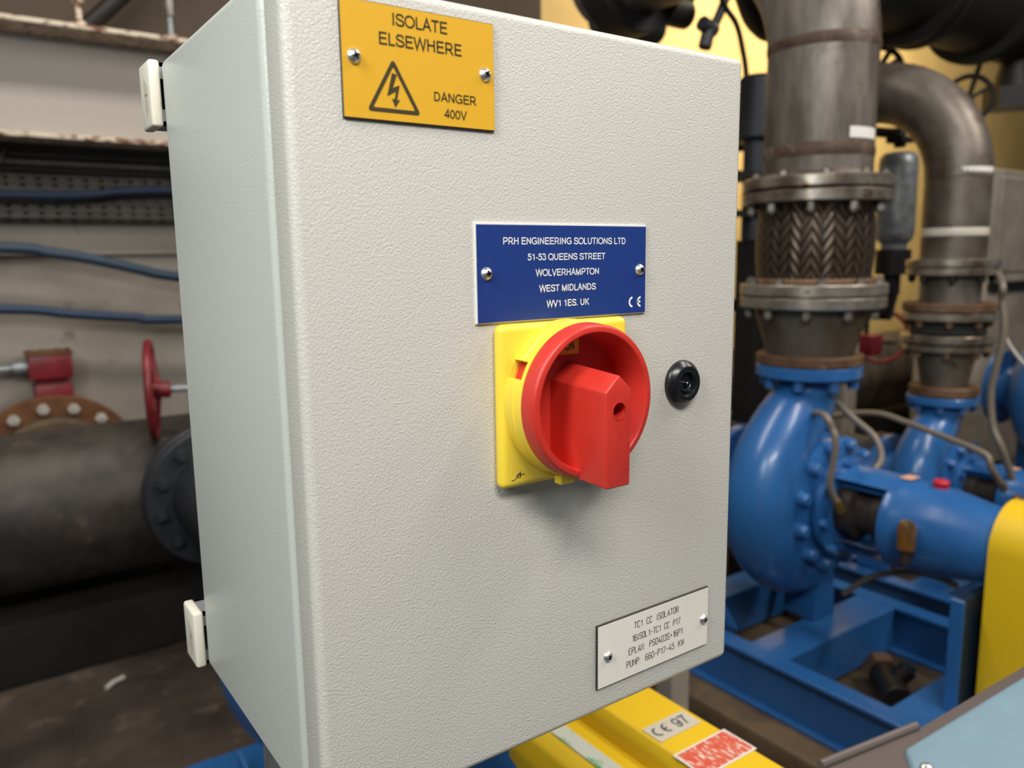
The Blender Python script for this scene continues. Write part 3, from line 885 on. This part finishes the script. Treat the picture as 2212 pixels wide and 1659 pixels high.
# riser pipe
RP = thing('riser_pipe', (X1, Y1, 1.41), 'tall stained steel pipe rising above the braided bellows and bending back at its top', 'pipe')
mb = MB(); mb.cyl((X1, Y1, 1.41), (X1, Y1, 1.75), .1325, seg=56)
RB = .38
elb = arcpts((X1, Y1 + RB, 1.75), (0, -1, 0), (0, 0, 1), RB, 0, pi / 2, 16)
mb.tube(elb + [Vector((X1, 1.75, 1.75 + RB))], .1335, 56)
mb.build('pipe', 'steel_pipe', RP, 50)
for z, hh in ((1.755, .015), (1.500, .016), (1.440, .010)):
    mb = MB(); mb.lathe([(.1325, -hh), (.1345, -hh * .5), (.1352, 0), (.1345, hh * .5), (.1325, hh)], (X1, Y1, z), (0, 0, 1), 56, cap=False); mb.build('weld_seam', 'weld_rust', RP)
mb = MB(); mb.cyl((X1, Y1, 1.409), (X1, Y1, 1.438), .183, seg=64, bev=.003); FL = mb.build('flange', 'flange_steel', RP)
flange_bolts(FL, (X1, Y1, 1.438), (0, 0, 1), .160, 10, .0125, 0, .010, ph=.1)
TG = tag_on_pipe(RP, (X1, Y1), .1338, radians(-115), radians(-73), 1.523, 1.549)
mb = MB(); mb.cyl((X1, 1.56, 2.13), (X1, 1.66, 2.13), .19, seg=40, bev=.004); mb.build('back_flange', 'dark_iron', RP)

# second riser
X2, Y2 = 2.490, .93
R = thing('reducer_pipe', (X2, Y2, .79), 'small steel reducer with rusty flanges above the second blue pump', 'pipe reducer')
mb = MB(); mb.lathe([(.068, .02), (.070, .04), (.086, .13), (.086, .16)], (X2, Y2, .79), (0, 0, 1), 40); mb.build('cone', 'steel_dark', R)
mb = MB(); mb.cyl((X2, Y2, .792), (X2, Y2, .822), .102, seg=48, bev=.003); mb.build('flange', 'flange_rust', R)
mb = MB(); mb.cyl((X2, Y2, .938), (X2, Y2, .962), .131, seg=48, bev=.003); FL = mb.build('flange', 'flange_steel', R)
flange_bolts(FL, (X2, Y2, .938), (0, 0, -1), .112, 8, .012, 0, .016, 'flange_rust', .3)
J = thing('rubber_joint', (X2, Y2, .962), 'black rubber joint between two steel flanges on the second riser', 'pipe joint')
mb = MB(); mb.lathe([(.100, 0), (.112, .012), (.106, .035), (.100, .05)], (X2, Y2, .985), (0, 0, 1), 40); mb.build('rubber_body', 'rubber', J)
mb = MB(); mb.cyl((X2, Y2, .965), (X2, Y2, .990), .138, seg=48, bev=.003); mb.build('flange', 'flange_steel', J)
mb = MB(); mb.cyl((X2, Y2, 1.035), (X2, Y2, 1.060), .134, seg=48, bev=.003); FL = mb.build('flange', 'flange_steel', J)
flange_bolts(FL, (X2, Y2, 1.035), (0, 0, -1), .114, 8, .012, 0, .018, 'flange_rust', .3)
S = thing('spool_pipe', (X2, Y2, 1.063), 'short flanged steel spool above the rubber joint of the second riser', 'pipe')
mb = MB(); mb.cyl((X2, Y2, 1.063), (X2, Y2, 1.20), .088, seg=40); mb.build('pipe', 'steel_pipe', S)
mb = MB(); mb.cyl((X2, Y2, 1.063), (X2, Y2, 1.090), .136, seg=48, bev=.003); mb.build('flange', 'flange_rust', S)
mb = MB(); mb.cyl((X2, Y2, 1.176), (X2, Y2, 1.200), .132, seg=48, bev=.003); FL = mb.build('flange', 'flange_steel', S)
flange_bolts(FL, (X2, Y2, 1.176), (0, 0, -1), .112, 8, .012, 0, .018, 'black_iron', .3)
E = thing('riser_pipe', (X2, Y2, 1.203), 'grey steel pipe turning in a wide elbow behind the tall riser', 'pipe')
RB = .30
mb = MB(); mb.cyl((X2, Y2, 1.203), (X2, Y2, 1.475), .0945, seg=44)
mb.tube(arcpts((X2, Y2 + RB, 1.475), (0, -1, 0), (0, 0, 1), RB, 0, pi / 2, 18) + [Vector((X2, 2.0, 1.775)), Vector((X2, 3.19, 1.775))], .096, 44)
mb.build('pipe', 'steel_dark', E, 50)
mb = MB(); mb.cyl((X2, Y2, 1.203), (X2, Y2, 1.226), .134, seg=48, bev=.003); mb.build('flange', 'flange_steel', E)
mb = MB(); mb.lathe([(.0945, -.012), (.0965, 0), (.0945, .012)], (X2, Y2, 1.31), (0, 0, 1), 44, cap=False); mb.build('weld_band', 'sticker_silver', E)
tag_on_pipe(E, (X2, Y2), .0955, radians(-150), radians(-80), 1.478, 1.502)

# small filter vessel beside the tall riser
FV = thing('filter_vessel', (2.71, 1.25, 1.2), 'slim upright grey vessel with a domed top behind the tall riser', 'filter vessel')
mb = MB(); mb.lathe([(.02, .385), (.05, .38), (.064, .365), (.066, .34), (.066, .10), (.06, .075), (.045, .06), (.042, .02)][::-1], (2.71, 1.25, 1.22), (0, 0, 1), 32); mb.build('shell', 'galvanised', FV, 40)
mb = MB(); mb.cyl((2.71, 1.25, 1.17), (2.71, 1.25, 1.26), .060, seg=24); mb.cyl((2.71, 1.25, 1.10), (2.71, 1.25, 1.17), .03, seg=14); mb.build('drain_cap', 'black_iron', FV)
mb = MB(); mb.cyl((2.71, 1.25, 1.62), (2.71, 1.25, 1.68), .02, seg=12); mb.box((2.67, 1.22, 1.635), (2.75, 1.28, 1.655)); mb.build('vent_valve', 'dark_iron', FV)
mb = MB(); mb.tube(spline([(2.71, 1.25, 1.67), (2.71, 1.6, 1.70), (2.71, 3.19, 1.70)], 6), .018, 10); mb.build('vent_pipe', 'dark_iron', FV)
mb = MB(); mb.tube([(2.71, 1.25, 1.11), (2.71, 1.25, 1.03), (2.71, 3.19, 1.03)], .028, 12); mb.build('drain_pipe', 'dark_iron', FV)

# ================================================================== FLEXIBLE CONDUITS
def conduit(label, pts, r, m='conduit_grey', fit=True):
    c = thing('flexible_conduit', pts[0], label, 'conduit', 'flexible conduits on the pumps')
    mb = MB(); mb.tube(spline(pts, 8), r, 12); mb.build('hose', m, c)
    if fit:
        a, b = Vector(pts[-1]), Vector(pts[-2])
        d = (b - a).normalized()
        mb = MB(); mb.hexa(a - d * .012, a + d * .022, r * 1.35); mb.build('end_fitting', 'brass' if fit == 2 else 'nut_metal', c)
conduit('short grey conduit arching down into the dark window of the large blue pump', [(1.665, .86, .845), (1.60, .775, .857), (1.60, .752, .825), (1.60, .743, .80), (1.60, .746, .744), (1.60, .752, .684), (1.63, .742, .625)], .0085, fit=2)
conduit('grey conduit curving down onto the top of the large bearing housing', [(1.80, 1.02, .95), (1.80, .875, .854), (1.80, .819, .816), (1.80, .758, .776), (1.79, .732, .726), (1.75, .736, .69)], .009, fit=False)
conduit('long pale conduit sloping across the front of the second blue pump', [(2.2, 1.18, .71), (2.2, 1.053, .745), (2.2, .969, .755), (2.2, .902, .744), (2.2, .789, .72), (2.2, .665, .689), (2.2, .644, .653), (2.26, .634, .59)], .0095)
conduit('grey conduit hanging beside the second riser down to its pump', [(2.62, .86, 1.20), (2.4, .74, 1.155), (2.4, .735, 1.104), (2.4, .724, 1.01), (2.4, .739, .898), (2.4, .746, .827), (2.4, .733, .73), (2.4, .702, .665), (2.44, .684, .57)], .0105, fit=False)
conduit('thin pale cable curving off to the right beside the second riser', [(2.8, .90, .99), (2.8, .882, .949), (2.8, .857, .912), (2.8, .82, .872), (2.8, .76, .83)], .007, 'conduit_pale', False)
conduit('grey conduit lying in an arc across the blue pump frame', [(1.75, .79, .35), (1.75, .732, .41), (1.75, .671, .447), (1.75, .613, .469), (1.75, .557, .477), (1.75, .505, .470)], .008, fit=False)

# ================================================================== LEFT SIDE
# header pipe
HP = thing('header_pipe', (0, 2.45, .49), 'huge dark stained pipe running along the wall on the left', 'pipe')
mb = MB(); mb.cyl((-4.4, 2.45, .50), (9.4, 2.45, .50), .242, seg=64); mb.build('pipe', 'dark_pipe', HP)
for x in (-2.2, 1.2, 4.2, 7.2):
    mb = MB(); mb.prism([(x - .12, .20), (x + .12, .20), (x + .12, .275), (x - .12, .275)], 'y', 2.37, 2.53); mb.build('saddle', 'floor_concrete', HP)
# suction branch of each pump
for i, (px, zc, r, lb) in enumerate(((.452, .60, .2, 'dark flanged suction branch seen past the left edge of the isolator box'), (1.727, .60, .2, 'suction branch behind the large blue pump'), (2.49, .50, .16, 'suction branch behind the second blue pump'))):
    y0 = .93 + .225 * (1.0 if i < 2 else .8)
    SB = thing('suction_branch', (px, 1.6, zc), lb, 'pipe')
    mb = MB(); mb.cyl((px, y0 + .02, zc), (px, 2.222, zc), r * .66, seg=40); mb.build('pipe', 'bluish_iron', SB)
    mb = MB(); mb.cyl((px, y0 + .002, zc), (px, y0 + .035, zc), r * .8, seg=40, bev=.003); mb.build('pump_flange', 'bluish_iron', SB)
    for ya in (1.90, 1.945):
        mb = MB(); mb.cyl((px, ya, zc), (px, ya + .035, zc), r, seg=48, bev=.004); FL = mb.build('flange', 'bluish_iron', SB)
        if ya < 1.92 and i == 0:
            flange_bolts(FL, (px, ya, zc), (0, -1, 0), r * .84, 12, .017, 0, .022, 'bluish_iron', .15)

# butterfly valve behind the header
BV = thing('butterfly_valve', (.125, 2.79, .5), 'red gear operated valve on a rusty orange flange behind the huge pipe', 'valve')
mb = MB(); mb.cyl((.125, 2.745, .53), (.125, 2.772, .53), .277, seg=64, bev=.004); FL = mb.build('flange', 'orange_rust', BV)
flange_bolts(FL, (.125, 2.745, .53), (0, -1, 0), .236, 16, .020, 0, .022, 'bolt_pale', .1)
mb = MB(); mb.lathe([(.19, 0), (.205, .015), (.205, .045)], (.125, 2.70, .53), (0, 1, 0), 48); mb.build('stub_pipe', 'plinth_concrete', BV)
mb = MB(); mb.cyl((.125, 2.773, .53), (.125, 2.878, .53), .23, seg=48); mb.build('valve_body', 'red_paint', BV)
mb = MB()
mb.box((.073, 2.735, .865), (.203, 2.845, .950), .006, 2); mb.box((.085, 2.75, .750), (.200, 2.83, .846), .006, 2); mb.box((.092, 2.76, .83), (.19, 2.82, .88))
mb.build('gearbox', 'red_paint', BV)
mb = MB(); mb.box((.068, 2.730, .948), (.208, 2.850, .957), .002, 1)
for xx in (.082, .12, .165, .195):
    mb.cyl((xx, 2.75, .955), (xx, 2.75, .967), .008, seg=8)
mb.build('gearbox_lid', 'orange_rust', BV)
mb = MB(); mb.cyl((-.6, 2.79, .905), (.074, 2.79, .905), .011, seg=12); mb.cyl((.03, 2.79, .905), (.074, 2.79, .905), .022, seg=14); mb.build('input_shaft', 'galvanised', BV)

HW = thing('handwheel_valve', (.375, 2.3, .87), 'red handwheel on a horizontal stem beside the isolator box', 'valve handwheel')
mb = MB()
Mw = Vector((cos(radians(-14)), sin(radians(-14)), 0)).normalized()
mb.torus((.365, 2.3, .858), Mw, .148, .0125, 56, 12); mb.build('rim', 'red_paint', HW)
mb = MB()
e1 = Vector((0, 0, 1)); e2 = Mw.cross(e1)
for k in range(3):
    a = radians(200 + 120 * k)
    c = Vector((.365, 2.3, .858))
    mb.tube([c + Mw * .02, c + (e1 * cos(a) + e2 * sin(a)) * .075 + Mw * .012, c + (e1 * cos(a) + e2 * sin(a)) * .145], .009, 8)
mb.build('spokes', 'red_paint', HW)
mb = MB(); c = Vector((.365, 2.3, .858)); mb.cyl(c - Mw * .012, c + Mw * .055, .026, seg=20, bev=.003); mb.build('hub', 'red_paint', HW)
mb = MB(); mb.cyl(c + Mw * .05, c + Mw * .42, .011, seg=14); mb.build('stem', 'galvanised', HW)
mb = MB(); mb.box((.72, 2.08, .80), (.86, 2.25, .93), .01, 2); mb.cyl((.79, 2.13, 0), (.79, 2.13, .81), .04, seg=20); mb.build('gearbox', 'red_paint', HW)

# beam
BM = thing('steel_beam', (0, 2.66, 1.65), 'white painted steel beam with rusty flanges across the top left', 'steel beam')
mb = MB(); mb.box((-4.4, 2.655, 1.652), (2.2, 2.67, 1.965)); mb.build('web', 'beam_paint', BM)
mb = MB(); mb.box((-4.4, 2.515, 1.960), (2.2, 2.79, 1.976), .003, 1); mb.build('top_flange', 'beam_rusty', BM)
mb = MB(); mb.box((-4.4, 2.595, 1.640), (2.2, 2.73, 1.656), .003, 1); mb.build('bottom_flange', 'beam_rusty', BM)
# rods above
for x, m, lb in ((.298, 'beam_rusty', 'rusty white hanger rod standing on the beam flange'), (.566, 'galvanised', 'hanger rod with bright nuts beside the top of the isolator box')):
    R = thing('hanger_rod', (x, 2.56, 1.976), lb, 'hanger rod', 'hanger rods above the beam')
    mb = MB(); mb.cyl((x, 2.56, 1.976), (x, 2.56, 3.499), .009, seg=12); mb.build('rod', m, R)
    for za, zb, rr in ((1.976, 1.992, .022), (2.05, 2.10, .018)):
        mb = MB(); mb.hexa((x, 2.56, za), (x, 2.56, zb), rr); mb.build('nut', 'beam_rusty' if m == 'beam_rusty' else 'nut_metal', R)
mb = MB(); mb.tube([(.30, 2.72, 1.978), (.50, 2.70, 2.18), (.85, 2.68, 2.6)], .028, 16); tag(mb.build('black_pipe', 'black_iron'), 'slanting black pipe rising behind the beam at the top left', 'pipe')
mb = MB(); mb.box((-4.4, 2.80, 1.93), (2.29, 2.879, 2.9)); tag(mb.build('ventilation_duct', 'ceiling_dark'), 'dark brown duct above the white beam', 'duct')
# tray
CT = thing('cable_tray', (0, 2.84, 1.40), 'grey perforated cable tray below the beam', 'cable tray')
mb = MB()
us = [-1.6]
while us[-1] < 1.9:
    us += [us[-1] + .034, us[-1] + .048]
zs_ = [1.405, 1.418, 1.427, 1.441, 1.450, 1.512, 1.521, 1.533, 1.542, 1.562]
gv = [[mb.bm.verts.new((x, 2.842, z)) for z in zs_] for x in us]
for i in range(len(us) - 1):
    for k in range(len(zs_) - 1):
        if i % 2 == 1 and k in (1, 3, 5, 7):
            continue
        mb.bm.faces.new((gv[i][k], gv[i + 1][k], gv[i + 1][k + 1], gv[i][k + 1]))
for k, d in ((0, -1), (len(zs_) - 1, 1)):
    lip = [mb.bm.verts.new((x, 2.80, zs_[k])) for x in us]
    for i in range(len(us) - 1):
        mb.bm.faces.new((gv[i][k], gv[i + 1][k], lip[i + 1], lip[i]))
tr = mb.build('tray', 'tray_grey', CT)
sm = tr.modifiers.new('sheet', 'SOLIDIFY'); sm.thickness = .002
CR = thing('cable_rack', (0, 2.82, 1.58), 'pair of thin dark rails just under the white beam', 'rail')
for z in (1.612, 1.587):
    mb = MB(); mb.box((-4.4, 2.80, z - .006), (2.2, 2.83, z + .006)); mb.build('rail', 'tray_grey', CR)
mb = MB(); mb.tube([(-.05, 2.79, 1.575), (.02, 2.78, 1.62), (.06, 2.76, 1.655)], .012, 10); mb.tube([(.06, 2.79, 1.58), (.09, 2.78, 1.655)], .008, 10); mb.build('bracket', 'tray_grey', CR)
# blue hoses
for pts, r, m, lb in (([(-4, 2.785, 1.46), (-.8, 2.785, 1.475), (.048, 2.785, 1.478), (.288, 2.785, 1.484), (.587, 2.785, 1.510), (1.8, 2.785, 1.53)], .0135, 'blue_hose', 'dim blue cable lying along the perforated tray'),
                      ([(-4, 2.75, 1.34), (-.8, 2.75, 1.33), (.032, 2.75, 1.306), (.161, 2.75, 1.29), (.297, 2.75, 1.265), (.441, 2.75, 1.228), (.572, 2.75, 1.198), (1.2, 2.75, 1.1), (1.8, 2.75, 1.08)], .0185, 'blue_hose_dark', 'sagging blue cable sloping down across the white wall'),
                      ([(-4, 2.75, 1.20), (-.8, 2.75, 1.15), (.012, 2.75, 1.108), (.21, 2.75, 1.082), (.427, 2.75, 1.056), (.568, 2.75, 1.043), (1.8, 2.75, 1.0)], .0165, 'blue_hose', 'lowest straight blue cable on the white wall above the red valve')):
    mb = MB(); mb.tube(spline(pts, 8), r, 12); tag(mb.build('blue_cable', m), lb, 'cable', 'blue cables along the wall')
mb = MB(); mb.tube([(-4.4, 2.868, 1.281), (2.2, 2.868, 1.290)], .010, 10); tag(mb.build('wall_conduit', 'wall_paint_white'), 'thin cream conduit running level along the white wall', 'conduit')
# stick on floor
mb = MB(); mb.tube([(.14, 2.14, .008), (.165, 2.16, .012), (.195, 2.18, .008)], .008, 8); tag(mb.build('plastic_offcut', 'paper_white'), 'small white offcut lying on the dark floor', 'offcut')

# rusty fitting inside the pump frame
DF = thing('rusty_fitting', (1.76, .64, .11), 'dark rusty pipe fitting lying inside the blue pump frame', 'fitting')
mb = MB(); mb.cyl((1.70, .60, .15), (1.80, .70, .15), .036, seg=18, bev=.004); mb.cyl((1.75, .65, .15), (1.78, .62, .20), .024, seg=14); mb.build('body', 'dark_iron', DF)
mb = MB(); mb.hexa((1.79, .69, .15), (1.82, .72, .15), .045); mb.build('nut', 'flange_rust', DF)
mb = MB(); mb.hexa((1.775, .625, .19), (1.785, .615, .21), .018); mb.build('plug', 'dark_teal', DF)
mb = MB(); mb.box((1.60, .56, .1105), (1.645, .60, .125), .006, 1); tag(mb.build('rust_flake', 'orange_rust'), 'small rusty lump on the floor inside the blue pump frame', 'debris')

# ================================================================== TOP RIGHT CLUTTER
DP = thing('overhead_pipe', (3.4, 1.45, 2.3), 'large black overhead pipe with flanges at the top right', 'pipe')
mb = MB(); mb.cyl((2.55, 1.45, 2.30), (6.5, 1.45, 2.30), .20, seg=40); mb.build('pipe', 'black_iron', DP)
for x in (2.62, 3.05, 3.12, 3.62):
    mb = MB(); mb.cyl((x, 1.45, 2.30), (x + .05, 1.45, 2.30), .245, seg=40, bev=.004); mb.build('flange', 'black_iron', DP)
mb = MB(); mb.cyl((4.0, 1.45, 2.12), (4.0, 1.45, 1.99), .06, .09, seg=20); mb.hexa((4.0, 1.45, 1.99), (4.0, 1.45, 1.90), .12); mb.build('drain_valve', 'black_iron', DP)
for (cx, cy, cz, Rr, lb) in ((3.22, 1.66, 2.01, .10, 'black handwheel hoop against the bright cream wall beside the tall riser'), (3.80, 1.55, 1.94, .10, 'black handwheel hoop under the overhead pipe above the steel elbow')):
    W = thing('valve_handwheel', (cx, cy, cz), lb, 'handwheel', 'black handwheels under the overhead pipe')
    ax = Vector((.8, .6, .12)).normalized()
    mb = MB(); mb.torus((cx, cy, cz), ax, Rr, .012, 44, 10); mb.build('rim', 'black_iron', W)
    e1 = (Vector((0, 0, 1)) - ax * ax.z).normalized(); e2 = ax.cross(e1); c = Vector((cx, cy, cz))
    mb = MB()
    for k in range(3):
        a = radians(60 + 120 * k); mb.cyl(c, c + (e1 * cos(a) + e2 * sin(a)) * Rr, .009, seg=8)
    mb.cyl(c - ax * .02, c + ax * .05, .022, seg=14); to = Vector((cx, 1.45, 2.30)) - c; mb.cyl(c, c + to.normalized() * (to.length - .199), .012, seg=8)
    mb.build('spokes', 'black_iron', W)
VA = thing('valve_actuator', (2.15, 2.0, 2.25), 'black valve actuator with a square loop above the top edge of the isolator box', 'valve actuator')
mb = MB(); mb.box((1.98, 1.92, 2.15), (2.22, 2.08, 2.42), .02, 2); mb.cyl((1.93, 2.0, 2.12), (2.25, 2.0, 2.12), .055, seg=20, bev=.008); mb.build('body', 'bluish_iron', VA)
mb = MB(); mb.cyl((2.22, 2.0, 2.20), (2.41, 2.0, 2.20), .055, seg=20, bev=.006); mb.cyl((2.25, 2.0, 2.27), (2.43, 2.0, 2.27), .03, seg=12); mb.build('motor_housing', 'black_iron', VA)
mb = MB(); mb.box((1.90, 1.98, 2.14), (1.94, 2.02, 2.5)); mb.box((1.90, 1.98, 2.22), (2.0, 2.02, 2.25)); mb.build('loop_bracket', 'bluish_iron', VA)
mb = MB(); mb.cyl((2.10, 2.0, 1.3), (2.10, 2.0, 2.2), .014, seg=10); mb.build('stem', 'galvanised', VA)
LV = thing('hanging_clamp', (2.35, 1.8, 2.1), 'dark clamp hanging at a slant against the cream wall', 'clamp')
mb = MB(); mb.tube([(2.45, 1.8, 2.30), (2.375, 1.8, 2.152), (2.31, 1.8, 2.05)], .018, 10); mb.build('arm', 'bluish_iron', LV)
mb = MB(); mb.tube([(2.275, 1.8, 2.105), (2.345, 1.8, 2.085)], .028, 10); mb.tube([(2.32, 1.8, 2.10), (2.295, 1.8, 2.02)], .026, 10); mb.build('jaw', 'bluish_iron', LV)
mb = MB(); mb.tube(spline([(2.10, 1.6, 2.25), (2.152, 1.6, 2.114), (2.227, 1.6, 2.05), (2.263, 1.6, 1.978), (2.291, 1.6, 1.88), (2.30, 1.6, 1.7)], 6), .010, 10); tag(mb.build('black_cable', 'black_iron'), 'thin black cable drooping beside the tall riser', 'cable')
AC = thing('accumulator_cylinder', (2.235, 1.5, 1.64), 'dark upright cylinder between the isolator box and the tall riser', 'cylinder')
mb = MB(); mb.cyl((2.235, 1.5, 1.64), (2.235, 1.5, 1.855), .066, seg=28, bev=.01); mb.build('shell', 'bluish_iron', AC)
mb = MB(); mb.cyl((2.235, 1.5, 1.30), (2.235, 1.5, 1.64), .045, seg=20); mb.build('neck', 'bluish_iron', AC)
mb = MB(); mb.cyl((2.285, 1.5, 1.40), (2.285, 1.5, 1.72), .014, seg=12); mb.build('sight_tube', 'conduit_pale', AC)
mb = MB(); mb.box((2.05, 1.46, 1.50), (2.40, 1.54, 1.53)); mb.box((2.05, 1.46, 1.38), (2.40, 1.54, 1.40)); mb.build('bracket', 'dark_iron', AC)
mb = MB(); mb.tube(spline([(1.98, 1.30, 2.60), (1.98, 1.32, 2.30), (2.00, 1.34, 2.14), (2.09, 1.37, 2.04), (2.18, 1.40, 2.02)], 6), .085, 28); tag(mb.build('drain_elbow', 'dark_iron'), 'dark rounded pipe elbow at the top left of the tall riser', 'pipe')
# pipes and posts seen between box and riser and below
PO = thing('pipe_support', (2.25, 1.5, 0), 'dark steel post behind the large blue pump', 'post')
mb = MB(); mb.box((2.19, 1.46, .0), (2.29, 1.54, 1.299)); mb.build('post', 'dark_iron', PO)
mb = MB(); mb.box((2.12, 1.40, 0), (2.36, 1.60, .012)); mb.build('base_plate', 'dark_iron', PO)
mb = MB(); mb.box((3.0, 1.6, 0), (3.10, 1.68, .95)); tag(mb.build('support_post', 'panel_grey'), 'grey post between the two blue pumps', 'post')
mb = MB(); mb.box((.910, .62, 0), (.960, .66, .75), .002, 1); tag(mb.build('support_post', 'panel_grey'), 'light grey post standing behind the yellow guard below the isolator box', 'post')
# red valve beyond
RV = thing('handwheel_valve', (3.50, 1.8, .85), 'red hooped handwheel valve between the two risers', 'valve handwheel')
mb = MB(); mb.torus((3.62, 1.8, .84), (.75, .66, 0), .125, .010, 44, 10); mb.build('rim', 'red_paint', RV)
mb = MB(); mb.box((3.44, 1.74, .76), (3.54, 1.86, .86), .006, 2); mb.build('gearbox', 'red_paint', RV)
mb = MB(); mb.cyl((3.49, 1.8, .86), (3.49, 1.8, .98), .012, seg=10); mb.cyl((3.49, 1.8, .82), (3.75, 1.8, .80), .010, seg=10); mb.build('stem', 'dark_iron', RV)
mb = MB(); mb.cyl((3.36, 1.9, .76), (3.36, 1.9, .97), .09, .06, seg=20); mb.cyl((3.36, 1.9, 0), (3.36, 1.9, .76), .09, seg=20); mb.build('valve_body', 'dark_iron', RV)
# cabinet on the right
GC = thing('control_cabinet', (4.4, 1.7, 0), 'grey steel cabinet at the right edge behind the elbow pipe', 'cabinet')
mb = MB(); mb.box((4.22, 1.6, .1), (4.95, 1.95, 1.66), .01, 2); mb.build('body', 'panel_grey', GC)
mb = MB(); mb.box((4.30, 1.588, 1.14), (4.90, 1.60, 1.62), .004, 1); mb.build('door', 'panel_grey', GC)
mb = MB(); mb.box((4.24, 1.57, 1.05), (4.94, 1.6, 1.09)); mb.build('plinth', 'dark_iron', GC)
mb = MB(); mb.box((4.185, 1.62, 1.15), (4.215, 1.66, 1.27)); mb.build('handle', 'red_cap', GC)
